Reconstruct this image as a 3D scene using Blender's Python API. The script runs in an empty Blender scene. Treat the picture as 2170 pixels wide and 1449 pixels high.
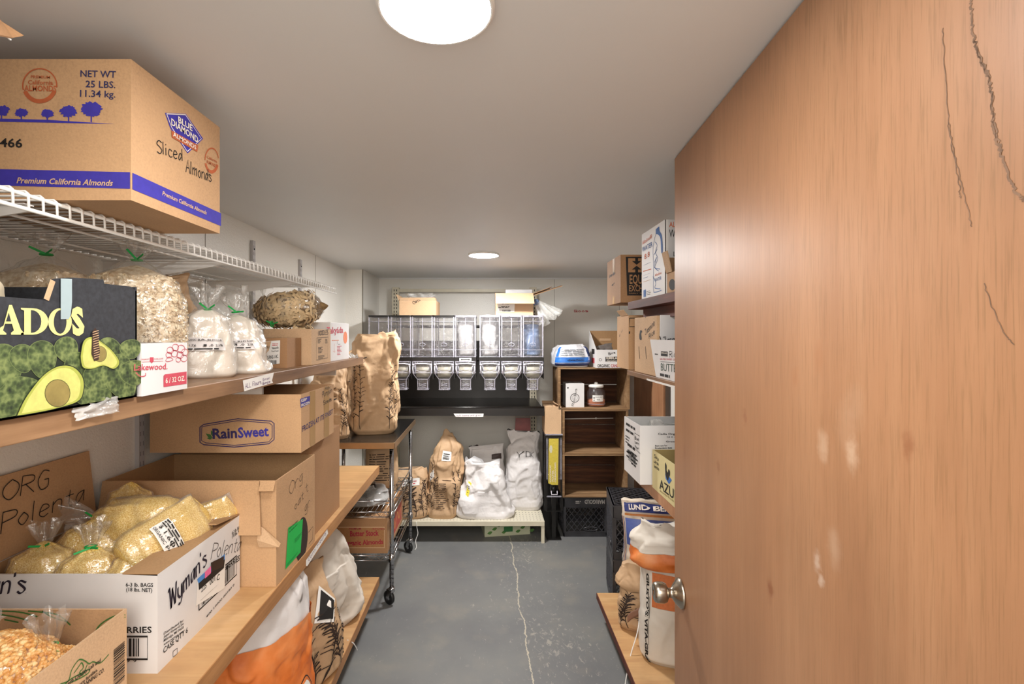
import bpy, math, random
from mathutils import Vector, Matrix, noise
V = Vector
sc = bpy.context.scene
COL = sc.collection
# ------------------------------------------------------------------ camera, light, exposure
CX, CY, F, CZ = 1035.0, 710.0, 1025.0, 1.55      # principal point and focal length in pixels of the 2170x1449 frame, eye height
cam_d = bpy.data.cameras.new('camera'); cam = bpy.data.objects.new('camera', cam_d); COL.objects.link(cam)
cam_d.sensor_width = 36; cam_d.lens = F / 2170 * 36
cam_d.shift_x = (1085 - CX) / 2170; cam_d.shift_y = (CY - 724.5) / 2170
cam_d.clip_start = .02
cam.location = (0, 0, CZ); cam.rotation_euler = (math.pi / 2, 0, 0)
sc.camera = cam
w = bpy.data.worlds.new('world'); sc.world = w; w.use_nodes = True
w.node_tree.nodes['Background'].inputs[0].default_value = (1, .93, .85, 1)
w.node_tree.nodes['Background'].inputs[1].default_value = .75
al = bpy.data.lights.new('doorway_fill_light', 'AREA'); al.shape = 'RECTANGLE'; al.size = 1.6; al.size_y = 1.2; al.energy = 24  # unseen fill light added behind the camera to brighten front faces
al.color = (1, .93, .84)
alo = bpy.data.objects.new('doorway_fill_light', al); COL.objects.link(alo)
alo.location = (-.05, -1.3, 2.25); alo.rotation_euler = (math.radians(62), 0, 0)
LAMP, LAMP_FAR = 62.0, 175.0
sc.view_settings.view_transform = 'Standard'; sc.view_settings.look = 'None'
sc.view_settings.exposure = 1.36; sc.view_settings.gamma = 1.0; sc.view_settings.use_curve_mapping = False
sc.cycles.transparent_max_bounces = 24; sc.cycles.max_bounces = 10; sc.cycles.diffuse_bounces = 6
sc.cycles.sample_clamp_indirect = 6
# ------------------------------------------------------------------ room numbers
WL, WR, YB, YF, ZC = -1.13, 1.30, 4.40, .30, 2.07
# ------------------------------------------------------------------ materials
def lin(h):
    h = h.lstrip('#'); c = [int(h[i:i+2], 16) / 255 for i in (0, 2, 4)]
    return tuple(x / 12.92 if x <= .04045 else ((x + .055) / 1.055) ** 2.4 for x in c) + (1,)
class NT:
    def __init__(s, name):
        s.m = bpy.data.materials.new(name); s.m.use_nodes = True; s.t = s.m.node_tree
        s.b = s.t.nodes['Principled BSDF']; s.out = s.t.nodes['Material Output']
        s.tc = s.n('ShaderNodeTexCoord').outputs['Object']
    def n(s, k, **kw):
        x = s.t.nodes.new(k)
        for a, v in kw.items(): setattr(x, a, v)
        return x
    def l(s, a, b): s.t.links.new(a, b)
    def val(s, sock, v):
        if hasattr(v, 'node'): s.l(v, sock)
        else: sock.default_value = v
    def map(s, scale, rot=(0, 0, 0), src=None):
        m = s.n('ShaderNodeMapping'); s.l(src or s.tc, m.inputs[0]); m.inputs['Scale'].default_value = scale; m.inputs['Rotation'].default_value = rot
        return m.outputs[0]
    def noise(s, scale, vec=None, detail=4, rough=.55, dist=0):
        x = s.n('ShaderNodeTexNoise'); s.l(vec or s.tc, x.inputs['Vector'])
        x.inputs['Scale'].default_value = scale; x.inputs['Detail'].default_value = detail; x.inputs['Roughness'].default_value = rough; x.inputs['Distortion'].default_value = dist
        return x.outputs[0]
    def voro(s, scale, vec=None, feature='F1', out=0):
        x = s.n('ShaderNodeTexVoronoi', feature=feature); s.l(vec or s.tc, x.inputs['Vector']); x.inputs['Scale'].default_value = scale
        return x.outputs[out]
    def ramp(s, fac, stops, interp='LINEAR'):
        r = s.n('ShaderNodeValToRGB'); s.val(r.inputs[0], fac); e = r.color_ramp.elements; r.color_ramp.interpolation = interp
        while len(e) < len(stops): e.new(.5)
        for x, (p, c) in zip(e, stops): x.position = p; x.color = c if len(c) == 4 else tuple(c) + (1,)
        return r.outputs[0]
    def mix(s, fac, a, b, mode='MIX'):
        m = s.n('ShaderNodeMix', data_type='RGBA', blend_type=mode); s.val(m.inputs[0], fac); s.val(m.inputs[6], a); s.val(m.inputs[7], b)
        return m.outputs[2]
    def math(s, op, a, b=0.0, c=0.0):
        m = s.n('ShaderNodeMath', operation=op); s.val(m.inputs[0], a); s.val(m.inputs[1], b); s.val(m.inputs[2], c)
        return m.outputs[0]
    def sep(s, v=None):
        m = s.n('ShaderNodeSeparateXYZ'); s.l(v or s.tc, m.inputs[0]); return m.outputs
    def bump(s, h, strength=.3, dist=.002):
        b = s.n('ShaderNodeBump'); b.inputs['Strength'].default_value = strength; b.inputs['Distance'].default_value = dist
        s.l(h, b.inputs['Height']); s.l(b.outputs[0], s.b.inputs['Normal'])
    def set(s, col=None, rough=None, metal=None, **kw):
        if col is not None: s.val(s.b.inputs['Base Color'], col)
        if rough is not None: s.val(s.b.inputs['Roughness'], rough)
        if metal is not None: s.b.inputs['Metallic'].default_value = metal
        for k, v in kw.items(): s.val(s.b.inputs[k], v)
        return s.m
_mc = {}
def bw(v): return (v, v, v, 1)
def plain(hexc, rough=.6, metal=0, var=.12, vs=8, bump=0, bs=60, bd=.001, coat=0, name=None):
    key = (hexc, rough, metal, var, vs, bump, bs, coat)
    if key in _mc: return _mc[key]
    t = NT(name or 'mat_' + hexc); c = lin(hexc)
    nz = t.noise(vs)
    col = t.mix(t.ramp(nz, [(.3, bw(0)), (.7, bw(1))]), tuple(x * (1 - var) for x in c[:3]) + (1,), tuple(min(1, x * (1 + var)) for x in c[:3]) + (1,))
    t.set(col, rough, metal)
    if coat: t.b.inputs['Coat Weight'].default_value = coat; t.b.inputs['Coat Roughness'].default_value = .12
    if bump: t.bump(t.noise(bs, detail=3), bump, bd)
    _mc[key] = t.m
    return t.m
def ink(hexc, rough=.7):
    return plain(hexc, rough, 0, .1, 90)
def card(hexc, k=''):
    key = ('card', hexc)
    if key in _mc: return _mc[key]
    t = NT('cardboard_' + hexc); c = lin(hexc)
    a = t.noise(260, t.map((1, 1, 1)), 2); b = t.noise(5, detail=3)
    f = t.math('ADD', t.math('MULTIPLY', a, .5), t.math('MULTIPLY', b, .5))
    col = t.ramp(f, [(.3, tuple(x * .82 for x in c[:3])), (.5, c), (.72, tuple(min(1, x * 1.12) for x in c[:3]))])
    t.set(col, .72); t.b.inputs['Specular IOR Level'].default_value = .3
    t.bump(t.math('ADD', a, t.math('MULTIPLY', b, 1.5)), .12, .002)
    _mc[key] = t.m
    return t.m
def wood(name, dark, mid, light, axis='Y', sc_=1.0, rough=.45, streak=1.0, coat=0):
    t = NT(name); s = {'X': (1.2, 14, 14), 'Y': (14, 1.2, 14), 'Z': (14, 14, 1.2)}[axis]
    v = t.map(tuple(x * sc_ for x in s))
    a = t.noise(1.0, v, 6, .62, .6); v2 = t.map(tuple(x * sc_ * 7 for x in s)); b = t.noise(1.0, v2, 3, .6)
    f = t.math('ADD', t.math('MULTIPLY', a, .75), t.math('MULTIPLY', b, .25 * streak))
    col = t.ramp(f, [(.32, lin(dark)), (.5, lin(mid)), (.68, lin(light))])
    st = t.ramp(t.noise(4, detail=5), [(.35, bw(.8)), (.6, bw(1.05))])
    t.set(t.mix(1, col, st, 'MULTIPLY'), rough); t.bump(b, .12, .001)
    if coat: t.b.inputs['Coat Weight'].default_value = coat; t.b.inputs['Coat Roughness'].default_value = .2
    return t.m
def film_mat(name, haze=.07, rough=.14, tint='f4f4f0', edge=.55, gl=.10):
    t = NT(name); t.t.nodes.remove(t.b)
    tr = t.n('ShaderNodeBsdfTransparent'); tr.inputs[0].default_value = (.97, .97, .965, 1)
    gs = t.n('ShaderNodeBsdfGlossy'); gs.inputs['Roughness'].default_value = rough; gs.inputs[0].default_value = (.95, .95, .95, 1)
    df = t.n('ShaderNodeBsdfDiffuse'); df.inputs[0].default_value = lin(tint)
    bp = t.n('ShaderNodeBump'); bp.inputs['Strength'].default_value = .55; bp.inputs['Distance'].default_value = .01
    t.l(t.noise(38, detail=3, dist=.8), bp.inputs['Height']); t.l(bp.outputs[0], gs.inputs['Normal'])
    lw = t.n('ShaderNodeLayerWeight'); lw.inputs[0].default_value = .35; t.l(bp.outputs[0], lw.inputs['Normal'])
    f = t.math('ADD', t.math('MULTIPLY', t.math('POWER', lw.outputs['Facing'], 2.5), edge), gl)
    m1 = t.n('ShaderNodeMixShader'); t.l(f, m1.inputs[0]); t.l(tr.outputs[0], m1.inputs[1]); t.l(gs.outputs[0], m1.inputs[2])
    m2 = t.n('ShaderNodeMixShader'); hz = t.math('MULTIPLY', t.ramp(t.noise(9), [(.3, bw(.4)), (.7, bw(1.6))]), haze); t.l(hz, m2.inputs[0])
    t.l(m1.outputs[0], m2.inputs[1]); t.l(df.outputs[0], m2.inputs[2]); t.l(m2.outputs[0], t.out.inputs[0])
    return t.m
# wall and ceiling: painted panels with an orange-peel skin
t = NT('wall_paint'); t.set(t.mix(t.ramp(t.noise(1.6), [(.35, bw(0)), (.7, bw(1))]), lin('e2e0d8'), lin('ebe9e3')), .30)
t.bump(t.noise(150, detail=2), .8, .002); M_WALL = t.m
t = NT('ceiling_paint'); t.set(t.mix(t.noise(2), lin('dfe1e1'), lin('e6e8e8')), .5); t.bump(t.noise(120, detail=2), .12, .001); M_CEIL = t.m
# floor: grey painted concrete, worn and chipped, with one long crack
t = NT('painted_concrete'); x, y, z = t.sep()
base = t.ramp(t.noise(1.7, detail=6), [(.3, lin('67686a')), (.55, lin('757675')), (.75, lin('84817a'))])
spk = t.noise(30, t.map((1.3, .8, 1), (0, 0, .7)), 8, .78, .6)
big = t.ramp(t.noise(2.3, detail=3), [(.35, bw(0)), (.62, bw(1))])
xm = t.math('SUBTRACT', 1.0, t.math('MULTIPLY', t.math('ABSOLUTE', t.math('SUBTRACT', x, .30)), 1.5))
wear = t.math('MULTIPLY', t.math('MAXIMUM', xm, .3), t.math('ADD', t.math('MULTIPLY', big, .7), .3))
chip = t.ramp(t.math('ADD', spk, t.math('MULTIPLY', wear, .12)), [(.65, bw(0)), (.70, bw(1))])
col = t.mix(t.math('MULTIPLY', chip, .5), base, lin('b9b2a4'))
scr = t.ramp(t.noise(9, t.map((9, .9, 1), (0, 0, .6)), 3, .6), [(.70, bw(0)), (.735, bw(1))])
col = t.mix(t.math('MULTIPLY', scr, .35), col, lin('c3bdb0'))
tan = t.ramp(t.noise(5, detail=4), [(.55, bw(0)), (.75, bw(1))])
col = t.mix(t.math('MULTIPLY', tan, .22), col, lin('a39a86'))
cn = t.math('MULTIPLY', t.math('SUBTRACT', t.noise(3.0, t.map((0, 1, 0)), 6, .7), .5), .10)
cd = t.math('ABSOLUTE', t.math('SUBTRACT', t.math('SUBTRACT', x, t.math('ADD', .172, t.math('MULTIPLY', t.math('SUBTRACT', 3.4, y), .02))), cn))
cw = t.math('SUBTRACT', t.math('MULTIPLY', t.noise(26, detail=5, rough=.7), .016), .0048)
crk = t.math('LESS_THAN', cd, cw)
yin = t.math('LESS_THAN', y, 3.75)
col = t.mix(t.math('MULTIPLY', t.math('MULTIPLY', crk, yin), .8), col, lin('c4bba6'))
t.set(col, t.ramp(t.noise(3), [(.3, bw(.42)), (.7, bw(.6))]))
t.bump(t.math('ADD', t.math('MULTIPLY', chip, -.6), t.noise(14, detail=5)), .25, .002); M_FLOOR = t.m
# door veneer: upright lauan grain, a dark split streak, scuffs and dents
t = NT('door_veneer'); x, y, z = t.sep()          # x runs along the door from latch to hinge, z up
g = t.noise(1, t.map((5, 5, .5)), 5, .5, .8); fine = t.noise(1, t.map((300, 300, 11)), 4, .65); fl = t.noise(1, t.map((60, 60, 2.2)), 4, .6)
up = t.ramp(t.math('ADD', t.math('MULTIPLY', z, .35), t.math('MULTIPLY', x, .45)), [(.55, bw(0)), (1.0, bw(1))])
f = t.math('ADD', t.math('MULTIPLY', g, .6), t.math('MULTIPLY', fl, .4))
col = t.ramp(f, [(.25, lin('94694a')), (.5, lin('a07554')), (.75, lin('ac8260'))])
gm = t.math('MULTIPLY', t.ramp(fine, [(.50, bw(0)), (.64, bw(1))]), t.math('ADD', .14, t.math('MULTIPLY', up, .40)))
col = t.mix(gm, col, lin('806040'))
for (px, pz, r, c, a) in ((.792, 1.457, .022, 'd8c0a6', .08), (.773, 1.428, .026, 'd8c0a6', .08), (.786, 1.393, .014, 'd8c0a6', .4), (.723, 1.391, .016, 'd8c0a6', .3), (.748, 1.255, .018, 'e6d6c0', .14), (.708, 1.216, .009, 'f0e6d8', .3), (.718, 1.196, .007, 'f0e6d8', .3), (.569, 1.103, .013, '7d4a2e', .65), (.466, 1.39, .010, '7d4a2e', .5), (.88, 1.429, .010, '7d4a2e', .5), (.331, 1.253, .012, '8a5a38', .6), (.712, 1.519, .016, '9a6844', .35), (.649, 1.484, .012, '9a6844', .35), (.09, 1.23, .014, '8a5a38', .4), (.109, .80, .02, '8a5a38', .35)):
    dx = t.math('SUBTRACT', x, px); dz = t.math('MULTIPLY', t.math('SUBTRACT', z, pz), .55)
    d = t.math('SQRT', t.math('ADD', t.math('MULTIPLY', dx, dx), t.math('MULTIPLY', dz, dz)))
    d = t.math('ADD', d, t.math('MULTIPLY', t.math('SUBTRACT', t.noise(60), .5), .02))
    col = t.mix(t.math('MULTIPLY', t.ramp(d, [(r * .3, bw(1)), (r, bw(0))]), a), col, lin(c))
st = t.ramp(t.noise(3.2, t.map((2, 2, .8)), 5), [(.35, bw(.90)), (.65, bw(1.04))])
t.set(t.mix(1, col, st, 'MULTIPLY'), .42); t.bump(fine, .10, .0008); M_DOOR = t.m
M_PLY = wood('birch_plywood', 'b2865a', 'c69e6e', 'd3af84', 'X', .8, .4, .6)
M_PLYE = wood('plywood_edge', '8d5f38', 'a97848', 'bd8c5a', 'Y', 1.2, .5)
M_BRN = wood('brown_stained_board', '6f5038', '8e6b4c', 'a5815e', 'Y', 1.0, .45)
M_DKW = wood('dark_red_shelf', '35160c', '5a2818', '743b27', 'Y', 1.0, .65)
M_LAUAN = wood('lauan_panel', '9a6a4c', 'b4835f', 'c4946f', 'Z', .6, .5)
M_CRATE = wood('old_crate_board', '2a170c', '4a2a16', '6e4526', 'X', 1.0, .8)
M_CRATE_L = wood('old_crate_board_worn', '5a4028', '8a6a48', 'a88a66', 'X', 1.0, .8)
M_WHITEM = plain('e6e4df', .3, 0, .04)
M_CREAM = plain('cfc8b2', .4, 0, .08)
M_BLACK = plain('100e0d', .35, 0, .3, 20)
M_BLACKM = plain('15110f', .3, 0, .3, 10, .1, 30)
M_CRATEP = plain('36363a', .34, 0, .3, 12)
M_CHROME = plain('b9b9bb', .16, 1, .05)
M_STEEL = plain('9a968e', .28, 1, .1)
M_NICKEL = plain('b3aa9c', .26, 1, .05)
M_RUBBER = plain('141414', .45, 0, .2)
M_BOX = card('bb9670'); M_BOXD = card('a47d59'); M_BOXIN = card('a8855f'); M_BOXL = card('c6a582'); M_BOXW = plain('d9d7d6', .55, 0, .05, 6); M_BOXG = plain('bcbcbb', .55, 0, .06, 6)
def crinkle(name, hexc, rough=.65, var=.10, sc_=17, st=.4, coat=0):
    t = NT(name); c = lin(hexc); nz = t.noise(7, detail=4)
    t.set(t.ramp(nz, [(.3, tuple(x * (1 - var) for x in c[:3])), (.7, tuple(min(1, x * (1 + var)) for x in c[:3]))]), rough)
    r1 = t.math('ABSOLUTE', t.math('SUBTRACT', t.noise(sc_ * .55, detail=2, rough=.4, dist=1.2), .5)); r2 = t.math('ABSOLUTE', t.math('SUBTRACT', t.noise(sc_ * 1.6, detail=2, rough=.4, dist=.8), .5))
    t.bump(t.math('ADD', t.math('MULTIPLY', r1, 1.6), t.math('MULTIPLY', r2, .6)), st, .006)
    if coat: t.b.inputs['Coat Weight'].default_value = coat; t.b.inputs['Coat Roughness'].default_value = .2
    return t.m
M_PAPER = crinkle('kraft_paper', 'bd9c78', .66); M_PAPERW = crinkle('white_paper', 'dcd9d8', .55, .04, 20, .45)
M_FLOUR = crinkle('bagged_flour', 'e4dacd', .5, .03, 22, .25, .3)
M_FILM = film_mat('clear_film'); M_FILMW = film_mat('hazy_film', .22, .18)
M_ACRYL = film_mat('clear_acrylic', .035, .06, 'd8d6e4', .45, .07); M_ACRED = film_mat('acrylic_edge', .42, .1, 'c6c4d2', .5, .15)
M_GREEN = plain('17a04a', .5, 0, .1); M_GREENL = plain('12b24a', .55, 0, .05)
M_LABEL = plain('e9e7e2', .55, 0, .03)
K, BLU, RED, PUR = ink('1a1716'), ink('2c2878'), ink('b63a44'), ink('5a2a6a')
KB = ink('2b1b12')
def glow(nm, p):
    t = NT(nm); t.set((0, 0, 0, 1), .5); t.b.inputs['Emission Color'].default_value = (1, .98, .965, 1); t.b.inputs['Emission Strength'].default_value = p; return t.m
M_GLOW, M_GLOW2 = glow('lamp_glow', LAMP), glow('lamp_glow_far', LAMP_FAR)
# foods
t = NT('cornmeal'); n1 = t.noise(420, detail=2); t.set(t.ramp(n1, [(.35, lin('c79a3c')), (.5, lin('e3bf66')), (.66, lin('f2dfa0'))]), .6, **{'Coat Weight': .35, 'Coat Roughness': .2}); t.bump(n1, .5, .0015); M_MEAL = t.m
t = NT('popcorn_kernel'); r = t.n('ShaderNodeObjectInfo'); t.set(t.ramp(t.noise(70), [(.35, lin('b87a3a')), (.5, lin('d39c58')), (.65, lin('e8c892'))]), .4); M_CORN = t.m
t = NT('oat_flake'); t.set(t.ramp(t.noise(90), [(.35, lin('c2a680')), (.5, lin('dac6a4')), (.65, lin('ece0c8'))]), .7); M_OAT = t.m
M_NOOD = plain('dcc298', .6, 0, .2, 40)
M_SHELL = plain('d9c39a', .5, 0, .2, 40)
# ------------------------------------------------------------------ mesh builder
class Plane:
    def __init__(s, o, u, v):
        s.o, s.u, s.v = V(o), V(u).normalized(), V(v).normalized(); s.n = s.u.cross(s.v)
    def __call__(s, x, y, h=0): return s.o + s.u * x + s.v * y + s.n * h
    def px(s, x, y):                                   # where the camera's ray through a photo pixel meets this surface
        d = V(((x - CX) / F, 1, -(y - CY) / F)); c = V((0, 0, CZ))
        p = c + d * ((s.o - c).dot(s.n) / d.dot(s.n)) - s.o
        return p.dot(s.u), p.dot(s.v)
def at(px, py, X=None, Y=None, Z=None):
    d = V(((px - CX) / F, 1, -(py - CY) / F))
    k = Y if Y is not None else (X / d.x if X is not None else (Z - CZ) / d.z)
    return V((0, 0, CZ)) + d * k
ORG = {}
_tc = {}
def text_mesh(s, bold=0, shear=0):
    key = (s, bold, shear)
    if key not in _tc:
        cu = bpy.data.curves.new('t', 'FONT'); cu.body = s; cu.size = 1; cu.resolution_u = 2; cu.offset = bold; cu.shear = shear
        ob = bpy.data.objects.new('t', cu); COL.objects.link(ob)
        dg = bpy.context.evaluated_depsgraph_get(); me = bpy.data.meshes.new_from_object(ob.evaluated_get(dg))
        vs = [(v.co.x, v.co.y) for v in me.vertices]; fs = [tuple(p.vertices) for p in me.polygons]
        bpy.data.objects.remove(ob); bpy.data.meshes.remove(me); bpy.data.curves.remove(cu)
        _tc[key] = (vs, fs, min(v[0] for v in vs), max(v[0] for v in vs))
    return _tc[key]
GL = {'A': (6, "03 3d 63;17 57"), 'B': (5, "03 0d;~0d 4c 48 08;~08 55 43 03"), 'C': (5, "~5c 2d 08 23 54"), 'D': (5, "03 0d;~0d 4c 58 44 03"),
 'E': (5, "5d 0d 03 53;08 48"), 'F': (5, "5d 0d 03;08 48"), 'G': (6, "~5c 2d 08 23 54 58;58 38"), 'J': (6, "0d 6d;~4d 46 23 05"), 'K': (5, "03 0d;5d 08 53"),
 'L': (5, "0d 03 53"), 'N': (5, "03 0d 53 5d"), 'O': (6, "~3d 0a 06 33 66 6a 3d"), 'P': (5, "03 0d;~0d 5c 59 08"), 'R': (6, "03 0d;~0d 5c 59 08;28 63"),
 'S': (5, "~5c 2d 0a 38 56 33 04"), 'W': (8, "~0c 1d 23;23 4c;~4c 4a 63;63 8d"), 'Y': (6, "0d 38 6d;38 33"), 'T': (6, "0d 6d;3d 33"),
 'a': (4.5, "~49 18 05 13 36 49;49 43"), 'b': (4.5, "0d 03;~06 39 46 23 04"), 'c': (4, "~48 19 05 23 44"), 'd': (4.5, "~46 29 05 13 36;4d 43"),
 'e': (4.5, "~06 47 39 19 05 23 44"), 'f': (4, "~4d 2c 29 23;08 48"), 'g': (4.5, "~49 18 06 24 47;~49 41 20 01"), 'h': (4, "0d 03;~07 29 38 33"),
 'i': (1.5, "09 03;0b 0c"), 'k': (4, "0d 03;49 06 43"), 'l': (1.5, "0d 03"), 'm': (7, "09 03;~07 29 38 33;~37 59 68 63"), 'n': (4.5, "09 03;~07 29 48 43"),
 'o': (4.5, "~29 06 23 46 29"), 'p': (4.5, "09 00;~07 39 46 23 04"), 'r': (4, "09 03;~07 29 48"), 's': (4, "~48 19 08 45 23 04"), 't': (4, "~2c 24 43;09 49"),
 'u': (4.5, "~09 05 23 46;49 43"), 'v': (4, "09 23 49"), 'w': (6, "09 13 37 53 69"), 'x': (4, "09 43;49 03"), 'y': (4.5, "~09 05 33 48;~49 43 20 01"), "'": (1.5, "0d 0b"), ' ': (3, "")}
def smooth(p, k=5):
    if len(p) < 3: return p
    o = []
    for i in range(len(p) - 1):
        a, b, c, d = p[max(i - 1, 0)], p[i], p[i + 1], p[min(i + 2, len(p) - 1)]
        for j in range(k):
            s = j / k
            o.append(tuple(.5 * (2 * b[q] + (c[q] - a[q]) * s + (2 * a[q] - 5 * b[q] + 4 * c[q] - d[q]) * s * s + (3 * b[q] - a[q] - 3 * c[q] + d[q]) * s ** 3) for q in range(len(b))))
    o.append(tuple(p[-1]))
    return o
class MB:
    def __init__(s, T=None):
        s.v, s.f, s.mi, s.sm, s.mats = [], [], [], [], []; s.T = T
    def slot(s, m):
        if m not in s.mats: s.mats.append(m)
        return s.mats.index(m)
    def add(s, vs, fs, m, smooth=False, raw=False):
        o = len(s.v); i = s.slot(m)
        for p in vs:
            p = V(p); s.v.append(s.T @ p if s.T is not None and not raw else p)
        for f in fs: s.f.append(tuple(k + o for k in f)); s.mi.append(i); s.sm.append(smooth)
        return s
    def box(s, x0, x1, y0, y1, z0, z1, m, taper=0):
        q = [(x0, y0, z0), (x1, y0, z0), (x1, y1, z0), (x0, y1, z0), (x0, y0, z1), (x1, y0, z1), (x1, y1, z1), (x0, y1, z1)]
        return s.add(q, [(3, 2, 1, 0), (4, 5, 6, 7), (0, 1, 5, 4), (1, 2, 6, 5), (2, 3, 7, 6), (3, 0, 4, 7)], m)
    def slab(s, a, b, c, d, th, m):                    # a quad a,b,c,d given a thickness along its normal
        a, b, c, d = map(V, (a, b, c, d)); n = (b - a).cross(d - a).normalized() * th
        return s.add([a, b, c, d, a - n, b - n, c - n, d - n], [(0, 1, 2, 3), (7, 6, 5, 4), (4, 5, 1, 0), (5, 6, 2, 1), (6, 7, 3, 2), (7, 4, 0, 3)], m)
    def bar(s, a, b, w_, h, m, up=(0, 0, 1)):
        a, b = V(a), V(b); d = (b - a).normalized(); r = d.cross(V(up))
        if r.length < 1e-4: r = d.cross(V((1, 0, 0)))
        r = r.normalized() * (w_ / 2); u = r.cross(d).normalized() * (h / 2)
        q = [a - r - u, a + r - u, a + r + u, a - r + u, b - r - u, b + r - u, b + r + u, b - r + u]
        return s.add(q, [(3, 2, 1, 0), (4, 5, 6, 7), (0, 1, 5, 4), (1, 2, 6, 5), (2, 3, 7, 6), (3, 0, 4, 7)], m)
    def tube(s, pts, r, m, seg=8, closed=False, caps=True):
        pts = [V(p) for p in pts]; n = len(pts); vs = []; fs = []; prev = None
        for i, p in enumerate(pts):
            a = pts[(i - 1) % n] if closed or i else p; b = pts[(i + 1) % n] if closed or i < n - 1 else p
            d = (b - a).normalized()
            if prev is None: r1 = d.orthogonal().normalized()
            else:
                r1 = prev - d * prev.dot(d); r1 = r1.normalized() if r1.length > 1e-6 else d.orthogonal().normalized()
            prev = r1; r2 = d.cross(r1); rr = r[i] if isinstance(r, (list, tuple)) else r
            for k in range(seg):
                an = 2 * math.pi * k / seg; vs.append(p + (r1 * math.cos(an) + r2 * math.sin(an)) * rr)
        for i in range(n if closed else n - 1):
            j = (i + 1) % n
            for k in range(seg): fs.append((i * seg + k, i * seg + (k + 1) % seg, j * seg + (k + 1) % seg, j * seg + k))
        if caps and not closed: fs += [tuple(range(seg))[::-1], tuple(range((n - 1) * seg, n * seg))]
        return s.add(vs, fs, m, True)
    def lathe(s, prof, c, m, axis='Z', seg=32, sm=True):
        vs = []; fs = []; c = V(c)
        for (r, h) in prof:
            for k in range(seg):
                a = 2 * math.pi * k / seg; x, y = r * math.cos(a), r * math.sin(a)
                vs.append(c + (V((x, y, h)) if axis == 'Z' else V((h, x, y)) if axis == 'X' else V((x, h, y))))
        for i in range(len(prof) - 1):
            for k in range(seg): fs.append((i * seg + k, i * seg + (k + 1) % seg, (i + 1) * seg + (k + 1) % seg, (i + 1) * seg + k))
        fs += [tuple(range(seg))[::-1], tuple(range((len(prof) - 1) * seg, len(prof) * seg))]
        return s.add(vs, fs, m, sm)
    def grid(s, fn, nu, nv, m, wrap=True, raw=False, cap0=False, cap1=False, sm=True):
        vs = []; fs = []; cu = nu if wrap else nu + 1
        for j in range(nv + 1):
            for i in range(cu): vs.append(fn(i / nu, j / nv))
        for j in range(nv):
            for i in range(nu):
                i2 = (i + 1) % cu; fs.append((j * cu + i, j * cu + i2, (j + 1) * cu + i2, (j + 1) * cu + i))
        if cap0: fs.append(tuple(range(cu))[::-1])
        if cap1: fs.append(tuple(range(nv * cu, (nv + 1) * cu)))
        return s.add(vs, fs, m, sm, raw)
    def ball(s, c, r, m, n=6, rnd=None):
        c = V(c); r = r if isinstance(r, (tuple, list)) else (r, r, r); R = rnd or Matrix.Identity(3)
        def fn(u, v):
            a = 2 * math.pi * u; b = math.pi * (v - .5)
            return c + R @ V((r[0] * math.cos(a) * math.cos(b), r[1] * math.sin(a) * math.cos(b), r[2] * math.sin(b)))
        return s.grid(fn, n + 2, n, m)
    # ---- marks that lie on a surface; pl maps (x, y, lift) to a point
    def poly(s, pl, pts, m, h=.0006, px=False):
        if px: pts = [pl.px(*p) for p in pts]
        ar = sum(pts[i][0] * pts[(i + 1) % len(pts)][1] - pts[(i + 1) % len(pts)][0] * pts[i][1] for i in range(len(pts)))
        if ar < 0: pts = pts[::-1]
        return s.add([pl(x, y, h) for x, y in pts], [tuple(range(len(pts)))], m, raw=True)
    def rect(s, pl, x0, y0, x1, y1, m, h=.0006, n=1):
        if n == 1: return s.poly(pl, [(x0, y0), (x1, y0), (x1, y1), (x0, y1)], m, h)
        return s.grid(lambda a, b: pl(x0 + (x1 - x0) * a, y0 + (y1 - y0) * b, h), n, n, m, False, True)
    def line(s, pl, pts, wd, m, h=.0008, px=False, nib=None, closed=False, sub=1):
        if px: pts = [pl.px(*p) for p in pts]
        if closed: pts = list(pts) + [pts[0]]
        if sub > 1:
            q = []
            for i in range(len(pts) - 1):
                for k in range(sub): q.append((pts[i][0] + (pts[i + 1][0] - pts[i][0]) * k / sub, pts[i][1] + (pts[i + 1][1] - pts[i][1]) * k / sub))
            pts = q + [pts[-1]]
        vs = []; fs = []; n = len(pts)
        for i, (x, y) in enumerate(pts):
            a = pts[max(i - 1, 0)]; b = pts[min(i + 1, n - 1)]; dx, dy = b[0] - a[0], b[1] - a[1]; L = math.hypot(dx, dy) or 1
            ox, oy = -dy / L * wd / 2, dx / L * wd / 2
            if nib:
                if nib[0] * ox + nib[1] * oy < 0: ox, oy = ox - nib[0], oy - nib[1]
                else: ox, oy = ox + nib[0], oy + nib[1]
            vs += [pl(x + ox, y + oy, h), pl(x - ox, y - oy, h)]
            if i: fs.append((2 * i - 2, 2 * i - 1, 2 * i + 1, 2 * i))
        return s.add(vs, fs, m, raw=True)
    def frame(s, pl, x0, y0, x1, y1, wd, m, h=.0008): return s.line(pl, [(x0, y0), (x1, y0), (x1, y1), (x0, y1)], wd, m, h, closed=True)
    def text(s, pl, st, a, b, ht, m, h=.0009, px=True, bold=.008, shear=0, hp=None):
        """st written from a to b (baseline ends); ht is the capital height (in photo pixels when px)"""
        vs, fs, x0, x1 = text_mesh(st, bold, shear)
        if px:
            A, B = pl.px(*a), pl.px(*b); Hh = pl.px(a[0], a[1] - ht); sy = math.hypot(Hh[0] - A[0], Hh[1] - A[1]) / .7
        else: A, B = a, b; sy = ht / .7
        d = V((B[0] - A[0], B[1] - A[1])); L = d.length; d.normalize(); sx = L / (x1 - x0)
        out = []
        for (x, y) in vs:
            X, Y = (x - x0) * sx, y * sy
            out.append(pl(A[0] + d.x * X - d.y * Y, A[1] + d.y * X + d.x * Y, h))
        return s.add(out, fs, m, raw=True)
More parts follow.
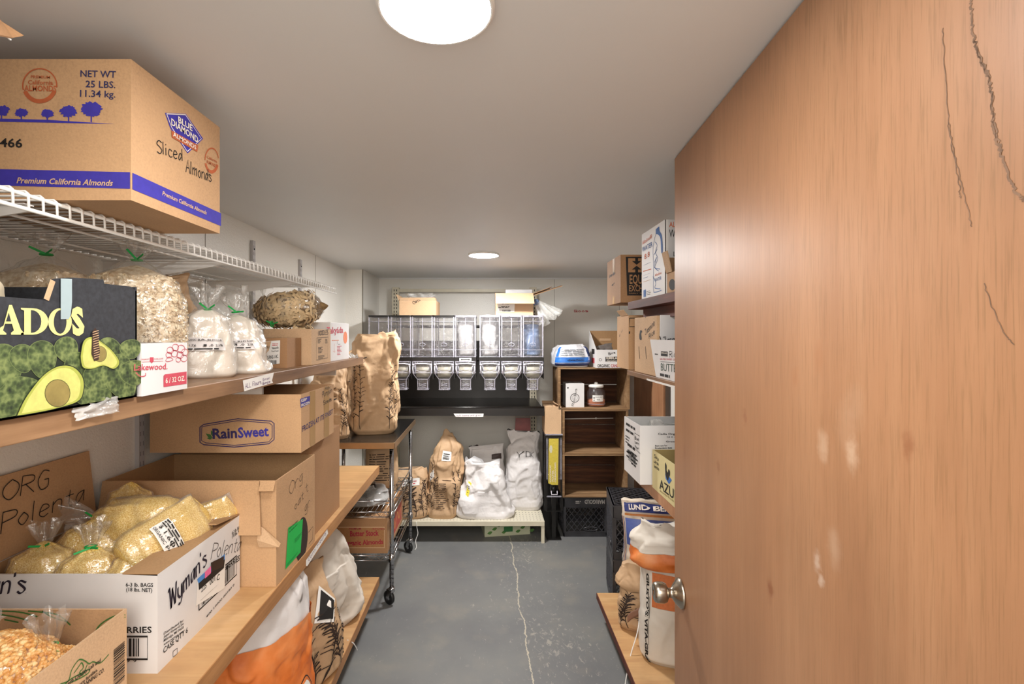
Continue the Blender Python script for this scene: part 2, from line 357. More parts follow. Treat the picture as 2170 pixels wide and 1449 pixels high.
    def hand(s, pl, st, a, b, ht, m, wd=.0022, h=.0010, px=True, nib=None, slant=0, jit=.02, seed=1):
        rng = random.Random(seed); tot = sum(GL[c][0] / 10 + .14 for c in st) - .14
        if px:
            A, B = pl.px(*a), pl.px(*b); Hh = pl.px(a[0], a[1] - ht); sy = math.hypot(Hh[0] - A[0], Hh[1] - A[1])
        else: A, B = a, b; sy = ht
        d = V((B[0] - A[0], B[1] - A[1])); L = d.length; d.normalize(); sx = L / tot; x = 0
        for c in st:
            gw, g = GL[c]; dy = rng.uniform(-jit, jit)
            for stv in [q for q in g.split(';') if q]:
                sm_ = stv[0] == '~'; pts = [(int(q[0]) / 10, (int(q[1], 16) - 3) / 10 + dy) for q in stv.lstrip('~').split()]
                if sm_: pts = smooth(pts)
                o = []
                for (gx, gy) in pts:
                    X, Y = (x + gx + slant * gy) * sx, gy * sy
                    o.append((A[0] + d.x * X - d.y * Y, A[1] + d.y * X + d.x * Y))
                s.line(pl, o, wd, m, h, nib=nib)
            x += gw / 10 + .14
        return s
    def bars(s, pl, x0, y0, x1, y1, m, seed=3, h=.0009):
        rng = random.Random(seed); x = x0; L = x1 - x0
        while x < x1:
            wv = L * rng.choice((.012, .012, .024, .036)); s.rect(pl, x, y0, min(x + wv, x1), y1, m, h); x += wv + L * rng.choice((.014, .02, .03))
        return s
    def lines(s, pl, x0, y0, x1, y1, n, m, seed=5, h=.0009, fill=.45):   # rows of print too small to read
        rng = random.Random(seed); dy = (y1 - y0) / n
        for i in range(n):
            x = x0; e = x0 + (x1 - x0) * rng.uniform(.6, 1)
            while x < e:
                l = min(e - x, abs(y1 - y0) / n * rng.uniform(1, 3)); yy = y0 + dy * i
                s.rect(pl, x, yy, x + l, yy + dy * fill, m, h, 1); x += l + abs(dy) * .35
        return s
    def build(s, name, parent=None, org=None, bevel=0, **props):
        o = V(org) if org is not None else (ORG[parent.name] if parent else V((0, 0, 0)))
        me = bpy.data.meshes.new(name); me.from_pydata([p - o for p in s.v], [], s.f)
        for m in s.mats: me.materials.append(m)
        me.polygons.foreach_set('material_index', s.mi); me.polygons.foreach_set('use_smooth', s.sm); me.update()
        ob = bpy.data.objects.new(name, me); COL.objects.link(ob); ORG[ob.name] = o
        if parent: ob.parent = parent
        else: ob.location = o
        if bevel:
            md = ob.modifiers.new('bevel', 'BEVEL'); md.width = bevel; md.segments = 2; md.limit_method = 'ANGLE'; md.angle_limit = math.radians(40)
        for k, v_ in props.items(): ob[k] = v_
        return ob
def thing(name, label, cat, loc, group=None):
    o = bpy.data.objects.new(name, None); o.empty_display_size = .05; COL.objects.link(o); o.location = loc; ORG[o.name] = V(loc)
    o['label'] = label; o['category'] = cat
    if group: o['group'] = group
    return o
def tagged(label, cat, group=None):
    d = {'label': label, 'category': cat}
    if group: d['group'] = group
    return d
def structure(name, mb, bevel=0): return mb.build(name, bevel=bevel, kind='structure')
def TR(x, y, z, rx=0, ry=0, rz=0): return Matrix.Translation((x, y, z)) @ Matrix.Rotation(math.radians(rz), 4, 'Z') @ Matrix.Rotation(math.radians(ry), 4, 'Y') @ Matrix.Rotation(math.radians(rx), 4, 'X')
# ------------------------------------------------------------------ cartons
class Carton:
    """a cardboard box; body mesh stays open for print until done()"""
    def __init__(s, name, label, x0, x1, y0, y1, z0, z1, m, inner=None, open_top=False, group=None, yaw=0, t=.004, cat='box', front_z=None, seam=True):
        s.d = (x0, x1, y0, y1, z0, z1); s.m = m; s.inner = inner or m; s.t = t
        c = V(((x0 + x1) / 2, (y0 + y1) / 2, z0)); s.T = Matrix.Translation(c) @ Matrix.Rotation(math.radians(yaw), 4, 'Z') @ Matrix.Translation(-c)
        s.root = thing(name, label, cat, c, group); s.b = b = MB(s.T)
        if not open_top:
            b.box(x0, x1, y0, y1, z0, z1, m)
            if seam: b.box((x0 + x1) / 2 - .001, (x0 + x1) / 2 + .001, y0 + .004, y1 - .004, z1, z1 + .0006, K)
        else:
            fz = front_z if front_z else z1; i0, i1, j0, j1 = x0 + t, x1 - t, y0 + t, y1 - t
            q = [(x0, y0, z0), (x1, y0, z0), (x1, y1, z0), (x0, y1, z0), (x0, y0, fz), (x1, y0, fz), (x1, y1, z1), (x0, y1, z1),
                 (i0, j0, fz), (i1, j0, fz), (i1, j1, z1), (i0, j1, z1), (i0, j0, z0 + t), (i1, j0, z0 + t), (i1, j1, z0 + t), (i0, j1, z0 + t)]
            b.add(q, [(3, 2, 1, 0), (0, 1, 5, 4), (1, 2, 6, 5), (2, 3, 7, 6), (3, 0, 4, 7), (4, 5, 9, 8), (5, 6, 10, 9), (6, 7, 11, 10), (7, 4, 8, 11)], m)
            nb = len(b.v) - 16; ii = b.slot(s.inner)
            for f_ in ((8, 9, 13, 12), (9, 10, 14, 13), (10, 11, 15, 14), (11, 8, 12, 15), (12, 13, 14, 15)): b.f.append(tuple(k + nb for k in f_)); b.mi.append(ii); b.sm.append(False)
    def face(s, k):
        x0, x1, y0, y1, z0, z1 = s.d; R = s.T.to_3x3()
        o, u = {'f': ((x0, y0, z0), (1, 0, 0)), 'r': ((x1, y0, z0), (0, 1, 0)), 'l': ((x0, y1, z0), (0, -1, 0)), 'b': ((x1, y1, z0), (-1, 0, 0)), 'ib': ((x0, y1 - s.t - .001, z0), (1, 0, 0))}[k]
        return Plane(s.T @ V(o), R @ V(u), (0, 0, 1))
    def flap(s, side, ang, L, a=0.0, b=1.0, m=None, skew=0, name='flap', label=None):
        """ang 0 stands straight up, 90 lies outward, 180 hangs down outside, -90 lies inward; a..b is the share of the edge it spans"""
        x0, x1, y0, y1, z0, z1 = s.d
        e0, e1, n = {'f': ((x0, y0), (x1, y0), (0, -1)), 'b': ((x0, y1), (x1, y1), (0, 1)), 'l': ((x0, y0), (x0, y1), (-1, 0)), 'r': ((x1, y0), (x1, y1), (1, 0))}[side]
        e0, e1 = V((*e0, z1)), V((*e1, z1)); p, q = e0.lerp(e1, a), e0.lerp(e1, b); d = (q - p).normalized() * skew
        A = math.radians(ang); r = V((n[0] * math.sin(A), n[1] * math.sin(A), math.cos(A))) * L
        nz = V((n[0], n[1], 0)) * .0016 if ang > 100 else V((0, 0, .0008))
        f = MB(s.T); P = [p + nz, q + nz, q + r - d + nz, p + r + d + nz]
        f.slab(*P, .0035, m or s.m); ob = f.build(name, s.root)
        if label: ob['label'] = label
        return [s.T @ x for x in P], ob
    def paper(s, k, pts, m=None, name='label', draw=None, px=True):
        """a stuck-on paper label: its own part; draw(mb, plane) prints on it"""
        pl = s.face(k); f = MB(); pts = [pl.px(*p) for p in pts] if px else pts
        f.poly(pl, pts, m or M_LABEL, .0015)
        p2 = Plane(pl(0, 0, .0014), pl.u, pl.v)
        if draw: draw(f, p2)
        return f.build(name, s.root)
    def tape(s, k, x0, y0, x1, y1, m): 
        f = MB(); f.rect(s.face(k), x0, y0, x1, y1, m, .0008); return f.build('packing_tape', s.root)
    def done(s): s.b.build('body', s.root, bevel=.0015); return s.root
# ------------------------------------------------------------------ bags
def lerp_prof(prof, t):
    for i in range(len(prof) - 1):
        a, b = prof[i], prof[i + 1]
        if t <= b[0]:
            k = (t - a[0]) / max(1e-6, b[0] - a[0]); k = k * k * (3 - 2 * k)
            return [a[q] + (b[q] - a[q]) * k for q in range(1, len(a))]
    return list(prof[-1][1:])
P_FULL = [(0, .82, .75), (.05, .97, .95), (.3, 1.03, 1.05), (.7, 1, 1), (.9, .98, .7), (1, .96, .12)]
P_SACK = [(0, .86, .8), (.06, 1, 1), (.35, 1.02, 1.05), (.62, .98, .92), (.8, .9, .6), (.93, .88, .25), (1, .93, .14)]
P_TIED = [(0, .84, .8), (.06, .98, .97), (.3, 1.03, 1.04), (.65, 1, 1), (.82, .82, .8), (.93, .42, .45), (1, .12, .14)]
P_PILLOW = [(0, .9, .1), (.08, .97, .5), (.3, 1, 1), (.6, 1, 1), (.85, .93, .7), (1, .5, .25)]
def facet(q):
    """height of a crumpled sheet: tilted facets that meet in creases"""
    d, c = noise.voronoi(q); tot = 0; h = 0
    for i in range(3):
        w_ = math.exp(-40 * (d[i] - d[0])); g = noise.cell_vector(c[i] * 17.3 + V((3, 1, 2))) - V((.5, .5, .5)); tot += w_; h += w_ * (q - c[i]).dot(g) * 2.2
    return h / tot
class Bag:
    def __init__(s, T, w_, d_, h_, prof=P_FULL, n=3.2, amp=.006, cs=9, seed=0, lean=(0, 0), fine=.0015, pleat=0, pk=9):
        s.T, s.w, s.d, s.h, s.prof, s.n, s.amp, s.cs, s.sd, s.lean, s.fine, s.pleat, s.pk = T, w_, d_, h_, prof, n, amp, cs, V((seed * 3.7, seed * 1.3, seed * 7.1)), lean, fine, pleat, pk
        s.mb = MB(); s.eps = .0026
    def loc(s, u, v, grow=0):
        sw, sd = lerp_prof(s.prof, v)[:2]; a = 2 * math.pi * u; sn, cs = math.sin(a), math.cos(a); e = 2 / s.n
        x = s.w / 2 * sw * math.copysign(abs(sn) ** e, sn); y = -s.d / 2 * sd * math.copysign(abs(cs) ** e, cs); z = s.h * v
        p = V((x, y, z)); q = p + s.sd
        qz = V((q.x, q.y, q.z * .62)); k = .80 * facet(qz * s.cs * .7) + .34 * facet(qz * s.cs * 1.7) + .08 * facet(q * s.cs * 4.1); k2 = noise.noise(q * s.cs * 4)
        r = V((sn, -cs, 0)); r = r.normalized(); f = min(1, v * 8)
        lim = .25 + .75 * min(1, sd * 2)
        p += r * (k * s.amp * f * lim + k2 * s.fine * f + grow); p.z += noise.noise(q * 7 + V((5, 5, 5))) * s.amp * .8 * (v if v > .5 else 0)
        if v > .96 : p.z += noise.noise(q * 22) * s.amp * 1.2
        if s.pleat: pw = 1 + s.pleat * v * v * math.sin(a * s.pk + 3 * noise.noise(V((sn * 1.5, cs * 1.5, v * 2)) + s.sd)); p.x *= pw; p.y *= pw
        p.x += s.lean[0] * v ** 1.4; p.y += s.lean[1] * v ** 1.4
        return p
    def S(s, u, v, grow=0): return s.T @ s.loc(u, v, grow)
    def map(s, x, y, h=0):                              # x across the front from its middle, y up from the base
        P = 1.75 * (s.w + s.d); u = x / P; v = min(max(y / s.h, 0), 1)
        return s.S(u, v, h + s.eps)
    def skin(s, m, nu=128, nv=88, grow=0, v0=0, v1=1, cap=True, mb=None):
        (mb or s.mb).grid(lambda a, b: s.S(a, v0 + (v1 - v0) * b, grow), nu, nv, m, True, cap0=cap, cap1=cap)
    def branches(s, xs, m=None, y0=.06, y1=.75, seed=1, wd=.0042):
        m = m or KB; rng = random.Random(seed); M_ = s.map
        for x in xs:
            ph = rng.uniform(0, 6); a = rng.uniform(.004, .012); tl = rng.uniform(-.1, .1); top = y1 * rng.uniform(.75, 1.08); N = 16
            P = [(x + a * math.sin(ph + 5 * k / N) + tl * .3 * k / N, s.h * (y0 + (top - y0) * k / N)) for k in range(N + 1)]
            s.mb.line(M_, P, wd, m)
            for k in range(3, N + 1):
                for sg in (-1, 1):
                    if rng.random() < .75:
                        L = rng.uniform(.018, .036); bx, by = P[k]; an = rng.uniform(.5, 1.0)
                        s.mb.line(M_, [(bx, by), (bx + sg * L * .5 * math.sin(an), by + L * .5 * math.cos(an)), (bx + sg * L * math.sin(an + .2), by + L * math.cos(an + .2))], wd * rng.choice((.8, 1.5)), m)
def sack(name, label, T, w_, d_, h_, m, group=None, prof=P_SACK, print_=None, cat='bag', open_mat=None, **kw):
    b = Bag(T, w_, d_, h_, prof, **kw); b.skin(m)
    if print_: print_(b)
    ob = b.mb.build(name, org=T @ V((0, 0, 0)), **tagged(label, cat, group))
    return b, ob
def frill(mb, T, r0, r1, L, m, seed=0, pleats=7, flat=.6, bend=0, nu=54, nv=12):
    """gathered film above a tie: a pleated funnel along local z of T"""
    s0 = V((seed * 2.1, seed * .7, 0))
    def fn(u, v):
        a = 2 * math.pi * u; k = v ** .8
        r = r0 + (r1 - r0) * k * (1 + .28 * noise.noise(V((math.cos(a) * 2, math.sin(a) * 2, v * 2)) + s0))
        r *= 1 + .30 * (.3 + v) * math.sin(a * pleats + 2.2 * noise.noise(V((v * 3, u * 2, 0)) + s0))
        z = L * v * (1 + .30 * noise.noise(V((math.cos(a) * 1.6, math.sin(a) * 1.6, 3)) + s0) * v)
        return T @ V((r * math.cos(a) + bend * v * v, r * math.sin(a) * flat, z))
    mb.grid(fn, nu, nv, m)
def tie(root, p, r, ax=V((0, 0, 1)), seed=0, L=.03):
    rng = random.Random(seed); f = MB(); ax = ax.normalized(); a = ax.orthogonal().normalized(); b = ax.cross(a); p = V(p)
    f.tube([p + (a * math.cos(k * .5236) + b * math.sin(k * .5236)) * r for k in range(12)], .0022, M_GREEN, 6, True)
    d0 = V((.55, -.8, 0)).normalized()
    for sg in (-1, 1):
        e = (d0 * .6 + V((sg * rng.uniform(.5, .9), 0, rng.uniform(-.2, .6)))).normalized()
        f.bar(p + d0 * r, p + d0 * r + e * L, .0045, .001, M_GREEN, (0, -1, .3))
    f.build('twist_tie', root)
def clear_bag(name, label, T, w_, d_, hc, ht, fr, food, group=None, scatter=None, prof=P_TIED, seed=0, amp=.006, cs=9, lean=(0, 0), film=None, fl=.55, tiecol=True, draw=None, n=2.8, cat='bag', nfill=0, pleat=.10):
    """tied clear bag: contents to local height hc, tied at ht, gathered film above it of length fr"""
    root = thing(name, label, cat, T @ V((0, 0, 0)), group); film = film or M_FILM
    k = min(1, hc / ht); b = Bag(T, w_, d_, ht, prof, n=n, amp=amp, cs=cs, seed=seed, lean=lean, pleat=pleat)
    c = MB()
    c.grid(lambda a, q: b.S(a, q * k, -.0022), 64, 36, food, True, cap0=True)
    top = [b.loc(i / 64, k, -.0022) for i in range(64)]; cen = sum(top, V((0, 0, 0))) / 64
    c.grid(lambda a, q: T @ (b.loc(a, k, -.0022).lerp(cen + V((0, 0, hc * .06)), q) + V((0, 0, hc * .05 * math.sin(q * math.pi / 2)))), 64, 6, food)
    if scatter: scatter(c, b, k, nfill, seed)
    c.build('contents', root)
    f = MB(); b2 = b; f.grid(lambda a, q: b2.S(a, q, .0018), 64, 44, film)
    tp = T @ (V((0, 0, ht)) + V((lean[0], lean[1], 0))); ax = (T.to_3x3() @ V((lean[0] * 1.4, lean[1] * 1.4, ht))).normalized()
    FT = Matrix.Translation(tp) @ V((0, 0, 1)).rotation_difference(ax).to_matrix().to_4x4()
    if fr: frill(f, FT, .010, fr * fl, fr, film, seed)
    f.build('film', root)
    if tiecol and fr: tie(root, tp, .0105, ax, seed)
    if draw:
        b.eps = .006; g = MB(); draw(g, b.map); g.build('label', root)
    return root, b
def sc_flakes(c, b, k, N, seed):
    rng = random.Random(seed)
    for _ in range(N):
        u, v = rng.uniform(-.3, .3), rng.uniform(.02, 1) * k
        p = b.S(u, v, -.001); R = Matrix.Rotation(rng.uniform(0, 6.3), 3, 'Z') @ Matrix.Rotation(rng.uniform(.5, 1.9), 3, 'X') @ Matrix.Rotation(rng.uniform(0, 6.3), 3, 'Z')
        a, q = rng.uniform(.0042, .006), rng.uniform(.003, .0042)
        c.add([p + R @ V((a * math.cos(t_ * 1.047), q * math.sin(t_ * 1.047), rng.uniform(-.0006, .0006))) for t_ in range(6)], [(0, 1, 2, 3, 4, 5)], M_OAT)
def sc_corn(c, b, k, N, seed):
    rng = random.Random(seed); cand = []
    for _ in range(N * 12): cand.append((rng.random(), k * rng.uniform(.05, 1) ** .8))
    cell = set(); n = 0
    for u, v in cand:
        p = b.S(u, v, -.001); key = tuple(int(math.floor(x / .0070)) for x in p)
        if key in cell: continue
        cell.add(key); n += 1
        R = Matrix.Rotation(rng.uniform(0, 6.3), 3, 'Z') @ Matrix.Rotation(rng.uniform(0, 3), 3, 'X')
        c.ball(p, (.0060, .0050, .0040), M_CORN, 5, R)
        if n >= N * 3: break
# ================================================================== the room
JOINT = plain('8f897d', .6)
structure('floor', MB().box(WL - .1, WR + .1, -2.2, YB + .1, -.05, 0, M_FLOOR))
structure('ceiling', MB().box(WL - .1, WR + .1, YF - .1, YB + .1, ZC, ZC + .05, M_CEIL))
b = MB(); b.box(WL - .1, WL, YF - .1, YB + .1, 0, ZC, M_WALL)
for yj in (1.93, 3.16): b.box(WL, WL + .0012, yj - .0018, yj + .0018, 0, ZC, JOINT)
structure('wall_left', b)
b = MB(); b.box(WL - .1, WR + .1, YB, YB + .1, 0, ZC, M_WALL)
for xj in (1.19, .60): b.box(xj - .0018, xj + .0018, YB - .0012, YB, 0, ZC, JOINT)
rw = Plane((0, YB, 0), (1, 0, 0), (0, 0, 1)); rw.n = V((0, -1, 0))
b.hand(rw, "Boos", rw.px(1217, 661), rw.px(1246, 661), .02, RED, .0045, px=False)
structure('wall_back', b)
structure('wall_right', MB().box(WR, WR + .1, YF - .1, YB + .1, 0, ZC, M_WALL))
b = MB(); b.box(WL - .1, -.62, YF - .1, YF, 0, ZC, M_WALL); b.box(.50, WR + .1, YF - .1, YF, 0, ZC, M_WALL)
structure('wall_front', b)
b = MB(); b.box(WL, -.995, 3.83, YB, 0, ZC, M_WALL); b.box(-1.0005, -.9945, 3.8285, 3.84, 0, ZC, JOINT)
structure('wall_pilaster', b)
b = MB(); b.box(-.995, WR, YB - .012, YB, ZC - .012, ZC, M_CEIL); structure('trim_1', b)
# plywood board fixed to the right wall, dark gap strip beside it
py0, py1 = .27 * 0 + at(1407, 800, X=1.275).y, at(1345, 800, X=1.275).y
b = MB(); b.box(1.27, WR, py0, py1, 0.2, 1.70, M_LAUAN); structure('wall_panel', b)
b = MB(); b.box(1.285, WR, at(1417, 800, X=1.285).y, py0 - .001, 0.2, 1.70, plain('4a4038', .5)); structure('trim_2', b)
b = MB(); b.box(1.16, WR, py1 + .004, py1 + .05, 0, 1.70, M_WHITEM); structure('trim_3', b)
# the open door: local x runs from the latch edge back to the hinge, local y away from the aisle, z up
ang = math.atan(.0888); LX, LY, DW, DH = .545, 1.415, 1.03, ZC - .005
du = V((-math.sin(ang), -math.cos(ang), 0)); dn = V((-math.cos(ang), math.sin(ang), 0))
me = MB(); me.box(0, DW, 0, .036, .012, DH, M_DOOR)
dp = Plane((LX, LY, 0), du, (0, 0, 1)); dl = Plane((0, 0, 0), (1, 0, 0), (0, 0, 1)); rng = random.Random(8); SPLIT = plain('745842', .7, 0, .3, 60)
def split(P, wd, jag):
    P = smooth([dp.px(*p) for p in P], 14); me.line(dl, [(x + rng.uniform(-1, 1) * jag, z) for x, z in P], wd, SPLIT, .0004)
split([(2058, 0), (2062, 60), (2072, 110), (2096, 165), (2104, 230), (2110, 290), (2132, 350), (2150, 400), (2172, 425)], .0022, .0016)
split([(2064, 80), (2080, 130), (2098, 175), (2106, 260), (2122, 320)], .0016, .0018); split([(1998, 60), (2006, 200), (2018, 300), (2040, 400), (2060, 480)], .0010, .0012); split([(2085, 600), (2120, 690), (2150, 730)], .0010, .0010); split([(2010, 260), (2030, 380), (2036, 420)], .0009, .0014)
door = me.build('door_1', kind='structure', bevel=.0015); R_ = Matrix((du, -dn, (0, 0, 1))).transposed().to_4x4()
door.matrix_world = Matrix.Translation((LX, LY, 0)) @ R_
dp = Plane((LX, LY, 0), du, (0, 0, 1)); kx, kz = dp.px(1444, 1257)
k = MB(); k.lathe([(r_, -h_) for r_, h_ in [(.040, .0005), (.041, .003), (.038, .008), (.024, .020), (.0135, .027), (.0125, .036), (.0245, .042), (.0275, .050), (.0275, .064), (.0255, .073), (.022, .0755), (.008, .0755), (.007, .0735)]], (kx, 0, kz), M_NICKEL, 'Y', 40)
pass
kn = k.build('door_knob', org=(0, 0, 0)); kn.parent = door; kn.location = (0, 0, 0); kn['label'] = 'brushed nickel knob with round rose'
# ------------------------------------------------------------------ ceiling lights
def ceiling_light(x, y, r, label, mg):
    root = thing('ceiling_light', label, 'ceiling light', (x, y, ZC), 'round ceiling lights')
    f = MB(); f.lathe([(r + .006, -.0005), (r + .006, -.0100), (r + .003, -.0125), (r, -.0125), (r, -.006)], (x, y, ZC), M_WHITEM, seg=64, sm=False); f.build('trim_ring', root)
    g = MB(); g.lathe([(r, -.007), (r - .0005, -.0118), (r - .004, -.0130), (r * .6, -.0142), (.001, -.0146)], (x, y, ZC), mg, seg=64); g.build('diffuser', root)
p = at(1025, 538, Z=ZC); p2 = at(926, 20, Z=ZC)
ceiling_light(p2.x, .757, .086, 'large glowing round ceiling light close above the doorway', M_GLOW)
ceiling_light(p.x, p.y, .093, 'small glowing round ceiling light deeper in the room above the grey floor', M_GLOW2)
# ================================================================== left wall shelving
M_STD = plain('b9b7b8', .35, 0, .04)
XW, ZW, YW = -.73, 1.78, 2.316
for i, y in enumerate((.80, 1.558, 2.305, 2.884)):
    b = MB(); z0 = .45 if i < 3 else 1.15; x = WL; b.box(x, x + .014, y - .0125, y + .0125, .30, 2.0, M_STD)
    for j in range(52):
        zz = .33 + j * .032
        for s_ in (-1, 1): b.box(x + .0139, x + .0143, y + s_ * .006 - .0018, y + s_ * .006 + .0018, zz, zz + .014, plain('8a8788', .7))
    b.box(x + .014, x + .0155, y - .004, y + .004, 1.955, 1.963, K)
    b.build('shelf_standard', org=(x, y, .3), **tagged('white slotted wall standard ' + ('behind the big flat almond carton end', 'behind the open polenta carton', 'where the wire shelf ends', 'past the end of the wire shelf, nearest the corner')[i], 'shelf standard', 'slotted wall standards'))
wr = thing('wire_shelf', 'white ventilated wire shelf high on the wall holding the almond carton', 'shelf', (WL, 1.2, ZW))
b = MB(); y = .31; XB = WL + .016
while y < YW:
    b.tube([(XB, y, ZW - .0022), (XW - .004, y, ZW - .0022), (XW, y, ZW - .006), (XW + .001, y, ZW - .030)], .0021, M_WHITEM, 6); y += .0254
b.build('wire_deck', wr)
for (x, z, r) in ((XW - .003, ZW - .008, .0034), (XW + .001, ZW - .031, .0034), (XW - .15, ZW - .008, .003), (XW - .30, ZW - .008, .003), (XB + .002, ZW - .008, .0034)):
    MB().tube([(x, .31, z), (x, YW, z)], r, M_WHITEM, 8).build('rail', wr)
for y in (.80, 1.40, 1.558 + .36):
    b = MB(); b.add([(XB - .001, y - .002, ZW - .014), (XW - .03, y - .002, ZW - .014), (XW - .03, y - .002, ZW - .026), (XB - .001, y - .002, ZW - .085), (XB - .001, y + .002, ZW - .014), (XW - .03, y + .002, ZW - .014), (XW - .03, y + .002, ZW - .026), (XB - .001, y + .002, ZW - .085)],
      [(0, 1, 2, 3), (7, 6, 5, 4), (4, 5, 1, 0), (5, 6, 2, 1), (6, 7, 3, 2), (7, 4, 0, 3)], M_WHITEM); b.box(XB, XW - .03, y - .009, y + .009, ZW - .0155, ZW - .0135, M_WHITEM); b.build('bracket', wr)
XM, ZM, YM = -.667, 1.434, 2.58
ms = thing('wall_shelf', 'brown board shelf at eye level holding flour bags and small cartons', 'shelf', (WL, 1.4, ZM - .038))
MB().box(WL + .016, XM, .31, YM, ZM - .038, ZM, M_BRN).build('board', ms, bevel=.002)
for y in (1.558, 2.305): MB().box(WL + .0165, XM - .06, y - .006, y + .006, ZM - .075, ZM - .0385, M_WHITEM).build('bracket', ms)
sp = Plane((XM, 0, 0), (0, 1, 0), (0, 0, 1)); f = MB()
f.poly(sp, [(514, 806), (580, 789), (576, 806), (578, 811), (517, 829)], M_LABEL, .0007, px=True)
sp2 = Plane((XM + .0004, 0, 0), (0, 1, 0), (0, 0, 1))
f.hand(sp2, 'ALL Flours', (519, 823), (553, 813), 10, PUR, .0014); f.hand(sp2, 'Small', (556, 807), (572, 803), 5, PUR, .0011); f.hand(sp2, 'Bags', (556, 815), (572, 810), 5, PUR, .0011)
f.build('label', ms)
def crumpled_scrap(name, lab, T, a, q, m, seed, amp=.02):
    s0 = V((seed, seed * 2, 0)); mb = MB()
    mb.grid(lambda u, v: T @ V((a * (u - .5) + .1 * a * noise.noise(V((u * 5, v * 5, 1)) + s0), q * (v - .5) + .1 * q * noise.noise(V((u * 5, v * 5, 4)) + s0), amp * (noise.noise(V((u * 4, v * 4, 7)) + s0) + .6 * noise.voronoi(V((u * 4, v * 4, 2)) + s0)[0][0]))), 22, 16, m, False)
    md = None; ob = mb.build(name, org=T @ V((0, 0, 0)), **tagged(lab[0], lab[1])); sm_ = ob.modifiers.new('th', 'SOLIDIFY'); sm_.thickness = .0006
    return ob
crumpled_scrap('tape_scrap', ('crumpled clear tape scrap stuck under the avocado carton on the shelf edge', 'tape'), TR(XM + .006, .815, ZM - .006, 78, 0, 86), .085, .030, M_FILMW, 3, .008)
XL, ZL, YL = -.605, .826, 2.685
ls = thing('counter_shelf', 'light plywood counter shelf holding large open cartons, waist high', 'shelf', (WL, 1.5, ZL - .044))
MB().box(WL + .002, XL - .003, .31, YL, ZL - .044, ZL, M_PLY).build('board', ls)
MB().box(XL - .003, XL, .31, YL, ZL - .044, ZL, M_PLYE).build('edge_band', ls)
for y in (.5, 1.558, 2.305): MB().bar((WL + .016, y, ZL - .30), (XL - .08, y, ZL - .048), .03, .012, M_WHITEM).build('bracket', ls)
lp = Plane((XL, 0, 0), (0, 1, 0), (0, 0, 1)); f = MB()
f.poly(lp, [(648, 1187), (693, 1121), (695, 1130), (651, 1199), (648, 1199)], M_LABEL, .0007, px=True)
f.hand(Plane((XL + .0004, 0, 0), (0, 1, 0), (0, 0, 1)), 'Corn Flours', (653, 1190), (690, 1132), 9, PUR, .0016); f.build('label', ls)
fs = thing('floor_shelf', 'low plywood platform under the counter shelf carrying grain sacks', 'shelf', (WL, 1.6, 0))
MB().box(WL + .002, XL - .003, .31, YL, .165, .208, M_PLY).build('board', fs); MB().box(XL - .003, XL, .31, YL, .165, .208, M_PLYE).build('edge_band', fs)
for y in (.5, 1.5, 2.5): MB().box(WL + .05, XL - .07, y - .04, y + .04, 0, .165, M_BRN).build('block', fs)
ZF = .208
# ------------------------------------------------------------------ cartons on the wire shelf
c = Carton('carton', 'big closed tan almond carton with purple bands, overhanging the wire shelf', -.96, -.609, .8243, 1.0965, ZW, 2.0205, M_BOX)
f, r = c.face('f'), c.face('r'); B = c.b
d_ = [(0, 357), (282, 366), (280, 402), (0, 395)]; PURP = ink('38309a', .6)
B.poly(f, [f.px(-60, 357), f.px(276, 365), f.px(276, 400), f.px(-60, 392)], PURP); B.poly(r, [(280, 366), (468, 452), (468, 479), (280, 401)], PURP, px=True)
GOLD = ink('cdaa86', .6); f2, r2 = Plane(f(0, 0, .0004), f.u, f.v), Plane(r(0, 0, .0004), r.u, r.v); NV, RUST = ink('2b2a55'), ink('b05a33')
B.text(f2, 'Premium California Almonds', (36, 388), (240, 394), 12, GOLD, shear=.25, bold=.02); B.text(r2, 'Premium California Almonds', (343, 413), (437, 455), 9, GOLD, shear=.2, bold=.02)
B.text(f, 'NET WT', (171, 163), (246, 165), 14, NV, bold=.012); B.text(f, '25 LBS.', (182, 185), (245, 187), 14, NV, bold=.012); B.text(f, '11.34 kg.', (170, 205), (245, 207), 14, NV, bold=.012)
B.text(f, '466', (0, 311), (48, 313), 18, K, bold=.02); B.text(f, '11', (-24, 310), (-4, 311), 18, K, bold=.02)
# grove line and trees
B.poly(f, [(-60, 250), (100, 254), (244, 263), (100, 260), (-60, 257)], PURP, px=True)
for (tx, ty, s_) in ((4, 254, 15), (46, 254, 12), (101, 256, 12), (146, 257, 16), (194, 259, 21)):
    rng = random.Random(tx); P = []
    for i in range(40):
        a = i / 40 * 6.283; k_ = (.78 + .35 * rng.random()); P.append((tx + s_ * 1.15 * k_ * math.cos(a), ty - s_ * 1.35 + s_ * .68 * k_ * math.sin(a) + (2 if math.sin(a) > 0 else 0)))
    B.poly(f, P, PURP, .0007, px=True); B.line(f, [(tx, ty), (tx, ty - s_ * 1.2)], .0022, PURP, px=True)
def ring(mb, pl, cx, cy, r, wd, m, a0=0, a1=6.283, h=.0008, ex=1.0, px=True):
    q = [(cx + r * ex * math.cos(a0 + (a1 - a0) * i / 40), cy - r * math.sin(a0 + (a1 - a0) * i / 40)) for i in range(41)]
    return mb.line(pl, q, wd, m, h, px=px)
ring(B, f, 85, 182, 36, .0022, RUST, -.1, 3.4); ring(B, f, 85, 182, 33, .007, RUST, 3.5, 5.95)
for (st, a, q, y, h_) in (('PREMIUM', 66, 107, 166, 6), ('California', 60, 113, 179, 9), ('ALMONDS', 52, 120, 193, 12)): B.text(f, st, (a, y), (q, y + 1), h_, RUST, bold=.015)
ring(B, r, 448, 340, 26, .003, RUST, .2, 3.1, ex=.55); ring(B, r, 448, 340, 24, .007, RUST, 3.4, 5.9, ex=.55)
